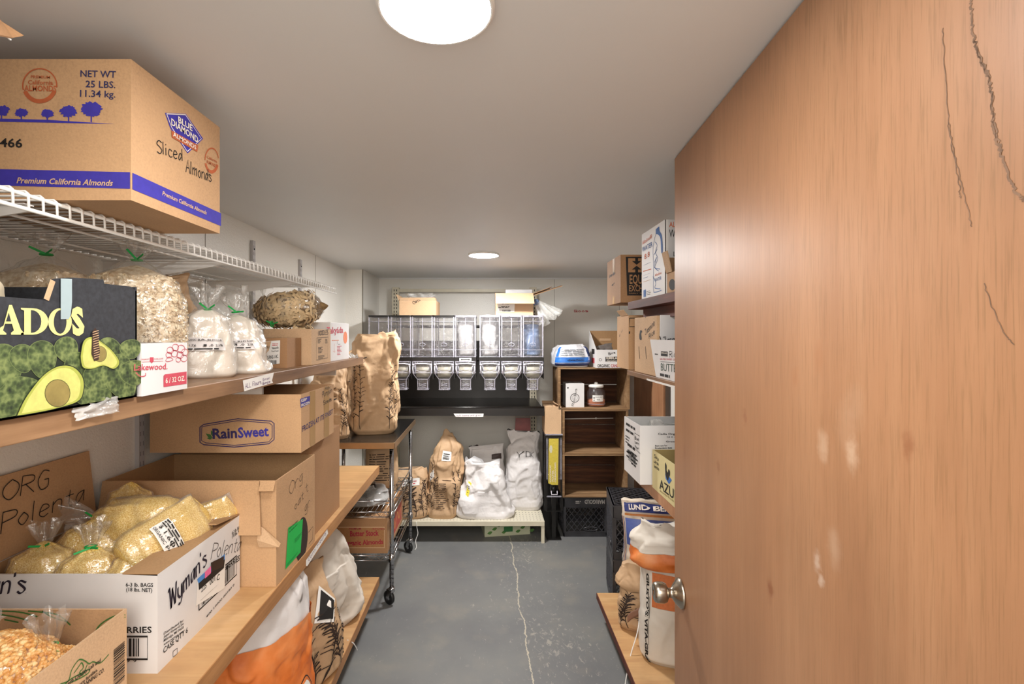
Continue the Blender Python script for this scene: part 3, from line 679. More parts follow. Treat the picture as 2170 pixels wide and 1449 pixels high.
B.text(r, 'California', (438, 335), (459, 345), 6, RUST); B.text(r, 'ALMONDS', (437, 345), (459, 356), 7, RUST)
B.poly(r, [(349, 239), (393, 241), (430, 294), (397, 325), (360, 271)], PURP, px=True)
r3 = Plane(r(0, 0, .0009), r.u, r.v); W_ = ink('e6dcd0')
B.line(r, [(352, 241), (392, 243), (426, 294), (396, 321), (363, 270)], .0018, W_, .0010, px=True, closed=True)
B.text(r3, 'BLUE', (377, 259), (407, 278), 13, W_, bold=.02); B.text(r3, 'DIAMOND', (362, 264), (419, 303), 14, W_, bold=.02)
B.poly(r, [(362, 276), (419, 308), (417, 322), (363, 291)], RUST, .0012, px=True); B.text(r3, 'ALMONDS', (366, 288), (415, 317), 9, W_, .0009, bold=.015)
B.hand(r, 'Sliced', (332, 323), (386, 341), 27, K, .0019, slant=.1); B.hand(r, 'Almonds', (393, 364), (447, 386), 27, K, .0019, slant=.1, seed=4)
c.done()
c = Carton('carton', 'brown carton at the near end of the wire shelf, torn flap reaching out', -1.08, -.80, .32, .62, ZW, 1.985, M_BOXD, open_top=True)
fm = MB(); q = [at(-60, -10, Y=.56), at(0, 48, Y=.60), at(46, 77, Y=.615), at(22, 81, Y=.60), at(-60, 66, Y=.5)]
fm.add(q + [p + V((0, .003, .003)) for p in q], [(0, 1, 2, 3, 4), (9, 8, 7, 6, 5), (0, 5, 6, 1), (1, 6, 7, 2), (2, 7, 8, 3), (3, 8, 9, 4), (4, 9, 5, 0)], M_BOXD); fm.build('flap', c.root)
fm = MB(); fm.tube([at(-30, 62, Y=.54), at(2, 71, Y=.59), at(10, 75, Y=.597), at(16, 75, Y=.6), at(19, 82, Y=.598), at(22, 84, Y=.597)], .0012, M_LABEL, 6); fm.build('torn_tape', c.root)
c.done()
# ------------------------------------------------------------------ brown eye-level shelf, front to back
AX0, AX1, AY0, AY1 = -.93, -.66, .33, .908
root = thing('avocado_carton', 'dark green printed avocado carton with yellow letters and a hand-hole notch', 'box', ((AX0 + AX1) / 2, .62, ZM))
M_AVB = plain('2b2d32', .6, 0, .35, 120); M_AVIN = card('8a5f3c')
t = NT('avocado_skin'); v_ = t.voro(150); t.set(t.ramp(t.math('ADD', t.noise(60, detail=5), t.math('MULTIPLY', v_, .3)), [(.42, lin('1d2818')), (.62, lin('46562f')), (.85, lin('7d8a52'))]), .6); M_AVS = t.m
M_FLESH, M_FLESH2, M_PIT, M_YEL = ink('c6c56e'), ink('a3aa4a'), plain('8a7a44', .6, 0, .3, 25), ink('dcd488')
pl = Plane((AX1, AY0, ZM), (0, 1, 0), (0, 0, 1)); b = MB(); b.box(AX0, AX1, AY0, AY1, ZM, ZM + .004, M_AVIN)
b.box(AX0, AX0 + .004, AY0, AY1, ZM, 1.63, M_AVB); b.box(AX0, AX1, AY1 - .004, AY1, ZM, 1.64, M_AVB); b.box(AX0, AX1, AY0, AY0 + .004, ZM, 1.63, M_AVB)
out = [pl.px(x, y) for x, y in ((0, 628), (96, 635), (112, 591), (150, 588), (219, 592), (221, 601), (277, 607), (283, 612))]
out = [(0, out[0][1])] + out + [(AY1 - AY0, out[-1][1] - .004), (AY1 - AY0, 0), (0, 0)]
n_ = len(out); b.add([pl(x, y, 0) for x, y in out] + [pl(x, y, -.004) for x, y in out], [tuple(range(n_))[::-1], tuple(range(n_, 2 * n_))] + [(i, (i + 1) % n_, n_ + (i + 1) % n_, n_ + i) for i in range(n_)], M_AVB)
b.line(pl, [(96, 635), (110, 594)], .009, M_BOXL, .0016, px=True)
def blob(pts, m, h, k=8): b.poly(pl, smooth(list(pts) + [pts[0]], k)[:-1], m, h, px=True)
def avo(cx, cy, rx, ry, rot, m, h):
    q = []
    for i in range(28):
        a = i / 28 * 6.283; x = rx * math.cos(a); y = ry * math.sin(a) * (1 - .22 * math.cos(a)); q.append((cx + x * math.cos(rot) - y * math.sin(rot), cy + x * math.sin(rot) + y * math.cos(rot)))
    q = [(x, min(y, 886 - .172 * x)) for x, y in q]; b.poly(pl, q, m, h, px=True)
EDGE = ink('1a2415'); LT = ink('74824c')
b.poly(pl, [(-60, 790), (0, 770), (60, 760), (150, 762), (230, 770), (289, 790), (290, 833), (0, 886), (-60, 897)], EDGE, .0005, px=True)
hh = .0007
for (x, y, rx, ry, ro) in ((10, 770, 42, 34, .9), (46, 760, 30, 26, 1.3), (88, 762, 40, 30, 1.5), (140, 742, 28, 24, 1.2), (160, 780, 34, 28, 2.2), (236, 750, 38, 24, .9), (275, 740, 20, 22, 1.4), (30, 840, 60, 42, -.4), (195, 830, 40, 36, .5), (205, 800, 32, 27, .4), (252, 800, 50, 34, 1.2), (280, 790, 26, 30, 1.4), (-40, 800, 50, 40, 0)):
    avo(x, y, rx + .9, ry + .9, ro, LT, hh); hh += .0001; avo(x, y, rx, ry, ro, M_AVS, hh); hh += .0001
def half(pts, pit, h):
    blob(pts, EDGE, h); cx = sum(p[0] for p in pts) / len(pts); cy = sum(p[1] for p in pts) / len(pts)
    blob([(cx + (x - cx) * .97, cy + (y - cy) * .97) for x, y in pts], M_FLESH2, h + .0001); blob([(cx + (x - cx) * .86, cy + (y - cy) * .88) for x, y in pts], M_FLESH, h + .0002)
    px_, py_, pr, pq = pit
    for g, (mm, k_) in enumerate(((ink('5d5a2c'), 1.06), (M_PIT, 1))): b.poly(pl, [(px_ + pr * k_ * math.cos(a * .2618), py_ + pq * k_ * math.sin(a * .2618)) for a in range(24)], mm, h + .0003 + g * .0001, px=True)
half([(165, 755), (172, 722), (190, 713), (214, 726), (236, 745), (250, 768), (238, 782), (215, 775), (190, 782), (170, 778)], (207, 750, 14, 16), hh + .0002)
half([(28, 882), (48, 842), (84, 796), (118, 775), (150, 776), (171, 798), (173, 828), (160, 851), (110, 867), (60, 877)], (116, 833, 26, 28), hh + .0006)
b.poly(pl, [(190, 702), (196, 694), (201, 702), (206, 745), (203, 762), (194, 765), (188, 750)], ink('3a2418'), hh + .0014, px=True)
for i in range(12): b.line(pl, [(190 + i * .3, 704 + i * 5), (203 + i * .2, 700 + i * 5)], .0011, M_BOXL, hh + .0016, px=True)
# big serif letters
def ser(P): b.poly(pl, P, M_YEL, .0009, px=True)
def sx(pts): return pts
ser([(0, 693), (6, 690), (18, 646), (24, 646), (43, 698), (49, 705), (49, 709), (22, 709), (22, 705), (28, 700), (24, 686), (9, 686), (5, 700), (12, 706), (12, 709), (-8, 709), (-6, 705)])
b.poly(pl, [(11, 681), (22, 681), (17, 662)], M_AVB, .0011, px=True)
ser([(43, 655), (43, 652), (68, 653)] + [(68 + 33 * math.sin(a), 681 - 28 * math.cos(a)) for a in [k * .2618 for k in range(1, 12)]] + [(68, 709), (43, 709), (43, 706), (50, 703), (50, 658)])
b.poly(pl, [(64, 657)] + [(66 + 20 * math.sin(a), 681 - 24 * math.cos(a)) for a in [k * .2618 for k in range(0, 13)]] + [(64, 705)], M_AVB, .0011, px=True)
ser([(126 + 25 * math.cos(k * .2244), 682 + 29 * math.sin(k * .2244)) for k in range(28)]); b.poly(pl, [(126 + 13.5 * math.cos(k * .2244), 682 + 25 * math.sin(k * .2244)) for k in range(28)], M_AVB, .0011, px=True)
b.text(pl, 'S', (153, 708), (179, 705), 54, M_YEL, bold=.055)
b.build('body', root)
f = MB(); f.poly(pl, [(126, 590), (150, 591), (150, 640), (147, 668), (143, 676), (126, 676)], plain('9fb0b4', .2), .002, px=True); f.build('tape_strip', root)
b_, _ = sack('paper_bag', 'cream paper bag printed with small brown dashes inside the avocado carton', TR(-.835, .775, ZM + .006), .095, .08, .205, plain('d8c9ac', .7, 0, .06), prof=P_FULL, amp=.004, seed=41,
    print_=lambda b: [b.mb.line(b.map, [(x, y), (x + .002, y + .008)], .003, KB) for x in (-.03, -.01, .01, .03, .045, -.045) for y in (.07, .095, .12, .145, .17, .19)])
clear_bag('oat_bag', 'clear bag of rolled oats tied in green behind the avocado carton', TR(-.955, 1.045, ZM), .20, .15, .245, .290, .044, M_OAT, 'bags of oats', sc_flakes, seed=3, nfill=900, fl=.9)
def oat_label(g, mp):
    g.rect(mp, -.005, .03, .06, .075, M_LABEL, .001, 16); g.text(mp, 'Thick', (.0, .062), (.024, .062), .008, K, .0055, px=False); g.text(mp, 'Oats', (.0, .049), (.02, .049), .008, K, .0055, px=False)
    g.lines(mp, .0, .035, .024, .045, 3, K, h=.0055); g.line(mp, [(.034, .056), (.056, .056), (.056, .071), (.034, .071), (.034, .056)], .0009, K, .0055); g.line(mp, [(.045 + .009 * math.cos(k * .4), .044 + .006 * math.sin(k * .4)) for k in range(17)], .0008, K, .0055)
clear_bag('oat_bag', 'tall clear bag of thick oats behind the small white juice carton', TR(-.825, 1.135, ZM, rz=28), .195, .13, .252, .292, .044, M_OAT, 'bags of oats', sc_flakes, seed=8, nfill=2600, fl=.95, draw=oat_label)
c = Carton('juice_carton', 'small white carton with red script and berries at the shelf edge', -.76, -.655, .915, 1.052, ZM, 1.534, M_BOXW)
r = c.face('r'); B = c.b; RD = ink('c24a5a')
B.text(r, 'Lakewood.', (283, 785), (354, 782), 14, RD, bold=.012); B.text(r, 'ORGANIC', (297, 763), (315, 762), 3, RD); B.text(r, 'PURE JUICE', (326, 762), (345, 761), 3, RD)
B.line(r, smooth([(287, 789), (296, 797), (307, 796), (308, 790)]), .0018, RD, px=True); B.line(r, [(297, 767), (345, 765)], .0006, RD, px=True); B.poly(r, [(317, 757), (325, 757), (325, 765), (321, 770), (317, 765)], RD, px=True)
B.poly(r, [(346, 796), (349, 793), (395, 787), (395, 813), (346, 820)], RD, px=True); B.text(Plane(r(0, 0, .0005), r.u, r.v), '6 / 32 OZ.', (350, 812), (391, 806), 11, W_, bold=.015)
for (x, y, s_) in ((360, 742, 7), (371, 736, 7), (383, 739, 8), (357, 752, 6), (369, 749, 7), (381, 752, 7), (391, 746, 7), (389, 759, 7), (377, 762, 5)): ring(B, r, x, y, s_, .0012, RD, h=.0009)
B.line(r, smooth([(350, 764), (357, 756), (366, 762), (355, 766), (350, 764)]), .0012, RD, px=True)
c.done()
def kraft_top(b): b.branches([-.07, -.02, .03, .08], seed=5); b.mb.rect(b.map, -.01, .13, .04, .20, M_LABEL, .001, 5)
sack('kraft_bag', 'brown kraft bag with black branch print slumped between oats and flour', TR(-.955, 1.385, ZM, rz=20), .25, .15, .285, M_PAPER, 'kraft paper grain bags', P_SACK, kraft_top, amp=.03, seed=11, lean=(-.03, .02))
M_STAMP = ink('8f93a4', .6)
def flour_label(g, mp):
    g.rect(mp, -.035, .075, .035, .105, plain('d9d4d2', .5, 0, .04), .001, 16); g.text(mp, 'ORGANIC BARLEY FLOUR', (-.032, .097), (.032, .097), .005, K, .0055, px=False); g.text(mp, '$ 1.76  1.0  2.18', (-.03, .086), (.03, .086), .006, K, .0055, px=False); g.lines(mp, -.03, .078, .03, .085, 1, K, h=.0055)
P_FLR = [(0, .93, .85), (.05, 1.03, 1), (.35, 1.0, 1.05), (.68, .88, .92), (.84, .74, .74), (.94, .45, .45), (1, .09, .11)]
clear_bag('flour_bag', 'clear bag of white flour, fuller one beside the white juice carton', TR(-.775, 1.335, ZM, rz=22), .140, .105, .165, .186, .062, M_FLOUR, 'bags of flour', prof=P_FLR, seed=14, amp=.020, cs=11, n=3.4, pleat=.07, draw=flour_label, fl=.6)
clear_bag('flour_bag', 'clear bag of white flour standing next to the noodle carton side', TR(-.748, 1.475, ZM, rz=15), .150, .10, .165, .186, .045, M_FLOUR, 'bags of flour', prof=P_FLR, seed=17, amp=.020, cs=11, n=3.4, pleat=.07, lean=(-.02, 0), draw=flour_label, fl=.7)
clear_bag('plastic_bag', 'large crinkled clear bag standing empty behind the flour bags', TR(-.96, 1.66, ZM), .26, .16, .05, .27, .0, M_OAT, None, prof=P_FULL, seed=23, amp=.03, film=M_FILMW)
c = Carton('label_carton', 'small brown carton with a white barcode sticker beside the noodle carton', -.865, -.716, 1.72, 1.85, ZM, 1.540, M_BOXD)
def lab_(g, p): 
    g.poly(p, [(550, 724), (575, 723), (570, 742), (558, 756), (550, 745)], M_BOXL, .0009, px=True); g.text(p, 'Naturally', (577, 740), (591, 738), 5, K); g.text(p, 'Food Color', (576, 746), (591, 745), 4, K); g.text(p, 'S-FINE-1-8C', (567, 761), (590, 758), 7, K, bold=.014)
    g.lines(p, *p.px(577, 732), *p.px(590, 726), 2, RED); g.bars(p, *p.px(571, 771), *p.px(586, 763), K); g.hand(p, 'Yellow', (552, 740), (571, 738), 9, K, .0016)
c.paper('f', [(550, 724), (594, 721), (593, 770), (561, 774), (550, 768)], draw=lab_); c.done()
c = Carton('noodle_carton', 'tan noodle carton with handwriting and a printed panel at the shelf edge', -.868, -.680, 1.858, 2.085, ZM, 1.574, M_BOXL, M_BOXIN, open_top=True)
r = c.face('r'); B = c.b
B.hand(r, 'NOODLES', (674, 711), (695, 708), 10, K, .0028); q = [r.px(*p) for p in ((671, 716), (695, 714), (694, 758), (670, 763))]; B.line(r, q, .0018, K, closed=True)
for (a, e, n1, sd) in (((673, 727), (681, 717), 4, 1), ((689, 727), (694, 717), 4, 2), ((674, 748), (684, 733), 5, 3), ((674, 760), (688, 751), 3, 4)): B.lines(r, *r.px(*a), *r.px(*e), n1, K, sd)
c.done()
M_NB = plain('8a6e46', .7, 0, .35, 60)
def sc_nood(c, b, k, N, seed):
    rng = random.Random(seed)
    for _ in range(N):
        u, v = rng.random(), rng.uniform(.06, .94) * k; p = b.S(u, v, -.001); cx = b.T @ V((0, 0, b.h * .5)); nn = (p - cx).normalized(); a = nn.orthogonal().normalized(); a = Matrix.Rotation(rng.uniform(0, 6.3), 3, nn) @ a; s_ = nn.cross(a)
        L = rng.uniform(.014, .030); wv = .0056; bend = rng.uniform(-.5, .5); lift = rng.uniform(-.003, .006); vs = []; fc = []
        for i in range(6):
            q = (i / 5 - .5) * 2; o = p + a * q * L + s_ * bend * q * q * L + nn * (lift - q * q * L * .22 + .0015 * math.sin(i * 2 + u * 9)); vs += [o - s_ * wv, o + s_ * wv]
            if i: fc.append((2 * i - 2, 2 * i - 1, 2 * i + 1, 2 * i))
        c.add(vs, fc, M_NOOD, True)
P_EGG = [(0, .35, .35), (.1, .68, .66), (.3, .95, .95), (.5, 1, 1), (.7, .96, .94), (.87, .76, .74), (.96, .48, .46), (1, .12, .12)]
clear_bag('noodle_bag', 'clear bag of noodles with a green tie lying inside the noodle carton', TR(-.845, 1.975, 1.535, rx=0, ry=90, rz=-3), .085, .19, .15, .155, .0, M_NB, 'bags of noodles', sc_nood, prof=P_EGG, seed=5, nfill=160, n=2.2)
rt, nb = clear_bag('noodle_bag', 'big clear bag of flat brown noodles heaped on top of the noodle carton', TR(-.965, 1.99, 1.640, ry=84, rz=6), .135, .16, .27, .275, .0, M_NB, 'bags of noodles', sc_nood, prof=P_EGG, seed=9, nfill=820, n=2.2, amp=.01)
f = MB(); frill(f, TR(-.93, 1.97, 1.685, -10, -30), .012, .05, .065, M_FILM, 6, flat=.5); f.build('gathered_top', rt)
f = MB(); frill(f, TR(-.855, 1.845, 1.585, 20, -115), .009, .055, .11, M_FILM, 16, flat=.6); f.build('gathered_top', rt)
tie(rt, (-.828, 1.85, 1.592), .011, V((1, 0, .1)), 3)
c = Carton('white_drink_carton', 'white carton with red lettering and orange oval at the far shelf end', -.86, -.692, 2.12, 2.40, ZM, 1.607, M_BOXW, M_BOXG, open_top=True)
r = c.face('r'); B = c.b; OR = ink('e0825a')
B.text(r, 'Takyáda', (692, 707), (727, 705), 14, RD, bold=.02); B.poly(r, [(731.5 + 4.2 * math.cos(a * .35), 715 + 13 * math.sin(a * .35)) for a in range(18)], OR, px=True)
for (a, e, n1, sd, mm) in (((703, 722), (725, 718), 1, 1, OR), ((714, 752), (724, 731), 7, 3, RD)): B.lines(r, *r.px(*a), *r.px(*e), n1, mm, sd)
B.line(r, smooth([(709, 728), (708, 738), (710, 746), (705, 743)]), .0014, OR, px=True); B.line(r, smooth([(714, 722), (716, 729), (721, 729)]), .0016, K, px=True)
c.done()
crumpled_scrap('plastic_scrap', ('small crumpled clear plastic wrapper at the far end of the brown shelf', 'wrapper'), TR(-.715, 2.47, ZM + .003, 12, 0, 20), .09, .07, M_FILMW, 9, .030)
# ================================================================== counter shelf, near to far
CB = ZL
c = Carton('popcorn_carton', 'tan open carton with green line drawings holding popcorn bags, nearest on the counter shelf', -1.09, -.720, .56, .963, CB, 1.006, M_BOXL, M_BOX, open_top=True)
B = c.b; r = c.face('r'); GR = ink('3c6b2e')
for P in ([(98, 1449), (110, 1436), (128, 1428), (134, 1408), (143, 1392), (152, 1383), (163, 1386), (172, 1392), (180, 1388), (196, 1390), (214, 1372)], [(140, 1412), (150, 1398), (156, 1390), (160, 1400), (152, 1410), (158, 1416), (164, 1404), (168, 1394)], [(120, 1436), (134, 1424), (156, 1412), (172, 1404), (170, 1412), (150, 1424), (132, 1432)], [(60, 1480), (90, 1462), (124, 1440)]): B.line(r, smooth([(x + 16, y + 14) for x, y in P]), .0020, GR, px=True)
for (st, a, q, h_) in (('Superb Quality Lab and', (128, 1463), (212, 1402), 9), ('Azure families.', (158, 1462), (206, 1421), 8), ('CANNING CO.', (170, 1461), (220, 1422), 9)): B.text(r, st, a, q, h_, K, bold=.012)
q0, q1 = r.px(240, 1449), r.px(258, 1388); B.bars(Plane(r(q0[0], q0[1] - .01, 0), r.v, -r.u), 0, -.028, .075, 0, K, h=.0009)
ib = c.face('ib')
for P in ([(60, 1272), (120, 1285), (150, 1308)], [(-20, 1268), (40, 1280), (80, 1290)], [(-20, 1282), (30, 1290), (60, 1298)], [(10, 1296), (40, 1302)], [(196, 1340), (210, 1310), (240, 1290), (266, 1286)], [(200, 1344), (216, 1316), (244, 1297), (266, 1291)], [(204, 1346), (222, 1322), (246, 1304), (264, 1297)], [(90, 1278), (110, 1290), (140, 1300)]): B.line(ib, smooth([(x, max(y + 16, 1294)) for x, y in P]), .0028, GR, px=True)
c.done()
P_RND = [(0, .5, .5), (.12, .82, .82), (.4, 1, 1), (.65, .96, .96), (.85, .62, .62), (1, .10, .10)]
clear_bag('popcorn_bag', 'fat clear bag of popcorn kernels with a green twist tie, the bigger of two', TR(-.85, .815, CB + .006, rz=30), .205, .205, .200, .212, .035, M_CORN, 'bags of popcorn', sc_corn, prof=P_RND, seed=31, nfill=1500, n=2.3, fl=.7)
clear_bag('popcorn_bag', 'smaller clear popcorn bag with pleated film top against the carton wall', TR(-.792, .888, CB + .006, rx=0, ry=0, rz=20), .095, .10, .146, .150, .055, M_CORN, 'bags of popcorn', sc_corn, prof=P_RND, seed=33, nfill=420, n=2.3, fl=.55, lean=(-.01, .0))
# white berry carton
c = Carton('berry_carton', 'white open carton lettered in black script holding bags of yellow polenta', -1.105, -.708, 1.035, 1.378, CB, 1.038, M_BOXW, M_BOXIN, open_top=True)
B = c.b; f, r = c.face('f'), c.face('r'); INK2 = ink('221a2c')
def script(pl, a, q, h_): B.hand(pl, "Wyman's", a, q, h_, INK2, .0018, nib=(.0015, .0011), slant=.25, jit=0)
script(f, (-112, 1262), (52, 1256), 44); script(r, (358, 1294), (437, 1196), 44)
B.text(f, '.', (54, 1256), (57, 1256), 4, INK2)
B.text(f, '6-3 lb. BAGS', (267, 1242), (325, 1243), 8, K, bold=.016); B.text(f, '(18 lbs. NET)', (268, 1252), (323, 1254), 8, K, bold=.016); B.text(f, 'WILD BLUEBERRIES', (130, 1342), (322, 1340), 13, K, bold=.016)
q0, q1 = f.px(120, 1396), f.px(313, 1348); B.frame(f, *q0, *q1, .004, K); B.bars(f, q0[0] + .008, q0[1] + .006, q1[0] - .018, q1[1] - .004, K); B.text(f, '0 1 9 9', (240, 1402), (290, 1402), 6, K)
B.hand(r, 'Polenta', (446, 1185), (508, 1166), 32, K, .0018, slant=.12); B.text(r, '6-3 lb. BAGS', (491, 1133), (512, 1116), 7, K, bold=.02); B.text(r, '(18 lbs. NET)', (491, 1140), (512, 1124), 7, K, bold=.02)
B.text(r, 'WILD BLUEBERRIES', (430, 1240), (507, 1187), 13, K, bold=.016)
for i, (st, y) in enumerate((('Distributed by:', 1345), ('Jasper Wyman & Son', 1352), ('Milbridge, ME 04658', 1360), ('www.wymans.com', 1368))): B.text(r, st, (346, y), (388, y - 29), 5.4, K, bold=.01)
B.text(r, 'CASE QTY 6', (345, 1385), (397, 1339), 12, K, bold=.01); B.line(r, [(366, 1380), (375, 1373), (375, 1385), (366, 1392)], .0014, K, px=True, closed=True)
q0, q1 = r.px(421, 1312), r.px(501, 1203); x0, x1 = q0[0], q1[0]; y0, y1 = .052, .105
B.frame(r, x0, y0, x1, y1, .0035, K); B.bars(r, x0 + .012, y0 + .004, x1 - .008, y1 - .004, K, 8)
B.text(r, '400 19900 00180 0', (436, 1310), (496, 1240), 5, K)
def shl(g, p):
    g.poly(p, [(417, 1227), (476, 1173), (476, 1184), (420, 1236)], ink('4a86c8'), .0009, px=True); g.poly(p, [(420, 1236), (476, 1184), (474, 1203), (421, 1233 + 17)], K, .0009, px=True); g.poly(p, [(433, 1212), (446, 1199), (446, 1214), (433, 1226)], ink('e56a9a'), .0013, px=True); g.poly(p, [(446, 1192), (474, 1178), (472, 1200), (447, 1212)], plain('241512', .5), .0012, px=True)
    g.text(p, '225', (426, 1255), (437, 1244), 11, K); g.text(p, '001', (444, 1240), (455, 1230), 11, K); g.text(p, 'C', (459, 1232), (465, 1226), 12, K); g.lines(p, *p.px(424, 1272), *p.px(462, 1238), 3, K, 3)
c.paper('r', [(417, 1227), (477, 1172), (475, 1246), (414, 1284)], draw=shl)
P, fl_ = c.flap('l', 4, .188, .0, .96, M_BOX, .01, label='tall brown inner flap with handwriting')
lp_ = Plane(P[0], P[1] - P[0], P[3] - P[0]); 
if lp_.n.x < 0: lp_ = Plane(P[1], P[0] - P[1], P[2] - P[1])
b = MB(); b.hand(lp_, 'ORG', (-4, 1068), (98, 1042), 42, K, .0022, h=.003, slant=.1); b.hand(lp_, 'Polenta', (-4, 1135), (175, 1072), 44, K, .0022, h=.003, slant=.1); b.build('handwriting', c.root)
c.flap('b', -82, .12, m=M_BOXIN); c.flap('r', -88, .075, m=M_BOXIN)
c.done()
PG = 'bags of polenta'; P_PIL = [(0, .55, .30), (.10, .88, .66), (.3, 1, 1), (.6, 1, 1), (.82, .84, .8), (.93, .45, .45), (1, .10, .14)]
def plab(g, mp):
    g.rect(mp, -.040, .06, .040, .105, M_LABEL, .001, 16); g.text(mp, 'ORGANIC POLENTA', (-.036, .064), (.03, .064), .007, K, .0055, px=False); g.text(mp, '$ 1.60  1.18', (-.032, .076), (.036, .076), .008, K, .0055, px=False); g.lines(mp, -.036, .087, .034, .104, 3, K, h=.0055); g.line(mp, [(0, .073), (0, .085)], .0008, K, .0055)
def pol(lab, T, w_, d_, h_, seed, fr=.05, draw=None, prof=P_PIL, lean=(0, 0)): return clear_bag('polenta_bag', lab, T, w_, d_, h_ * .94, h_, fr, M_MEAL, PG, prof=prof, seed=seed, amp=.010, draw=draw, n=2.6, lean=lean, fl=.6)
pol('plump polenta bag at the near end beneath the handwritten brown flap', TR(-1.025, 1.108, .93, -6, 0, 15), .125, .10, .135, 51, .05)
pol('polenta bag with upright tie loop in the middle of the near row', TR(-.92, 1.112, .93, -6, 0, 20), .125, .10, .13, 52, .055)
pol('small polenta bag squeezed low between the labelled bag and the tied one', TR(-.84, 1.115, .925, -10, 12, 35), .10, .09, .12, 53, .0)
pol('polenta bag half hidden behind the near row under the gathered film', TR(-.985, 1.20, .96, 4, 8, 12), .16, .10, .135, 54, .0)
pol('large polenta bag lying crosswise at the back, film gathered at one end', TR(-.775, 1.25, 1.072, 0, -84, 10), .115, .12, .215, 55, .065, lean=(0, 0))
pol('polenta bag showing only its rounded end behind the gathered film', TR(-.985, 1.315, 1.00, 0, 5, 0), .11, .08, .145, 56, .0)
pol('polenta bag with a white price sticker resting on the white carton edge', TR(-.838, 1.118, 1.012, -38, 66, 22), .130, .075, .20, 57, .0, draw=plab, prof=P_FULL)
pol('polenta bag peeking from behind the stickered bag over the carton rim', TR(-.85, 1.24, 1.010, -30, 76, 15), .11, .06, .19, 58, .0, prof=P_FULL)
# big open oat carton
c = Carton('oat_carton', 'large tall open brown carton with a bright green sticker on its aisle side', -1.105, -.610, 1.39, 1.70, CB, 1.132, M_BOX, M_BOXIN, open_top=True)
B = c.b; r = c.face('r')
B.hand(r, 'Org', (613, 1050), (641, 1017), 27, K, .0016, slant=.1); B.hand(r, 'oat', (624, 1081), (643, 1055), 18, K, .0016, slant=.1, seed=3); B.hand(r, 'gr', (646, 1086), (657, 1070), 22, K, .0016, seed=5); B.hand(r, 't', (648, 1046), (653, 1039), 22, K, .0016, seed=6)
B.poly(r, [(639 + 13 * math.cos(a * .314), 1143 + 46 * math.sin(a * .314) - 13 * math.cos(a * .314) * 1.1) for a in range(20)], ink('2a1a10'), .0006, px=True)
B.line(r, [(653, 1128), (663, 1115), (662, 1142), (654, 1152)], .002, K, px=True)
def gl(g, p):
    for (a, e, n1, sd) in (((612, 1120), (640, 1106), 2, 3), ((624, 1150), (640, 1124), 3, 4), ((607, 1196), (634, 1170), 3, 5)): g.lines(p, *p.px(*a), *p.px(*e), n1, ink('0a5a26'), sd, fill=.25)
c.paper('r', [(610, 1118), (641, 1099), (636, 1170), (604, 1206)], M_GREENL, 'green_sticker', gl)
c.flap('f', 174, .150, .0, .905, M_BOX, -.012); c.flap('f', 150, .03, .915, 1.0, M_BOX)
b = MB(); f = c.face('f'); 
b.add([f(*f.px(552, 1112), .010), f(*f.px(560, 1116), .006), f(*f.px(596, 1150), .004), f(*f.px(592, 1158), .002), f(*f.px(550, 1158), .003), f(*f.px(549, 1140), .012)], [(0, 1, 2, 3, 4, 5)], M_BOXL); ob = b.build('torn_ply', c.root); m_ = ob.modifiers.new('t', 'SOLIDIFY'); m_.thickness = .0012
c.done()
Carton('support_carton', 'plain brown carton under the frozen berry carton behind the tall open one', -1.09, -.628, 1.715, 2.04, CB, 1.172, M_BOXD).done()
c = Carton('frozen_carton', 'brown open carton with a six-sided purple logo and packing tape, tucked under the brown shelf', -1.085, -.600, 1.55, 1.875, 1.1735, 1.360, M_BOX, M_BOXD, open_top=True)
B = c.b; f, r = c.face('f'), c.face('r'); PI = ink('33285a')
for ex, wd in ((0, .003), (4, .0022)): B.line(f, [(424 + ex, 905), (424 + ex * .8, 937 - ex), (432 + ex, 942 - ex), (497, 947 - ex * .9), (570, 940 - ex), (581 - ex, 931 - ex), (581 - ex, 897 + ex), (575 - ex, 892 + ex), (504, 887 + ex), (432, 899 + ex)], wd, PI, px=True, closed=True)
B.text(f, 'Rain', (451, 929), (503, 927), 21, PI, bold=.03); B.text(f, 'Sweet', (505, 927), (570, 923), 21, ink('3a3490'), bold=.03)
for P in ([(452, 929), (441, 926), (436, 918), (446, 920)], [(452, 926), (447, 920), (447, 911), (453, 917)], [(450, 930), (444, 931), (438, 928), (444, 926)]): B.poly(f, P, ink('3f6b35'), px=True)
B.text(r, 'FROZEN AT ITS FINEST', (640, 915), (705, 876), 12, PI, bold=.012)
B.poly(r, [(636, 845), (661, 837), (661, 853), (637, 864)], ink('3a3490'), px=True); r2 = Plane(r(0, 0, .0004), r.u, r.v)
B.text(r2, 'KEEP', (638, 852), (650, 848), 6, W_, bold=.02); B.text(r2, 'FROZEN', (638, 862), (656, 855), 6, W_, bold=.02); B.lines(r, *r.px(640, 874), *r.px(660, 866), 2, K, 4, fill=.3)
B.hand(r, 'Raw', (689, 827), (699, 822), 7, K, .0022); B.hand(r, 'Pumpkin', (683, 842), (703, 831), 12, K, .0022); B.hand(r, 'Seeds', (685, 858), (702, 849), 9, K, .0022)
TAPE = plain('b08e62', .25, 0, .05)
for a, e in ((.075, .125), (.215, .27)): c.tape('r', a, 0.0, e, .186, TAPE)
c.done()
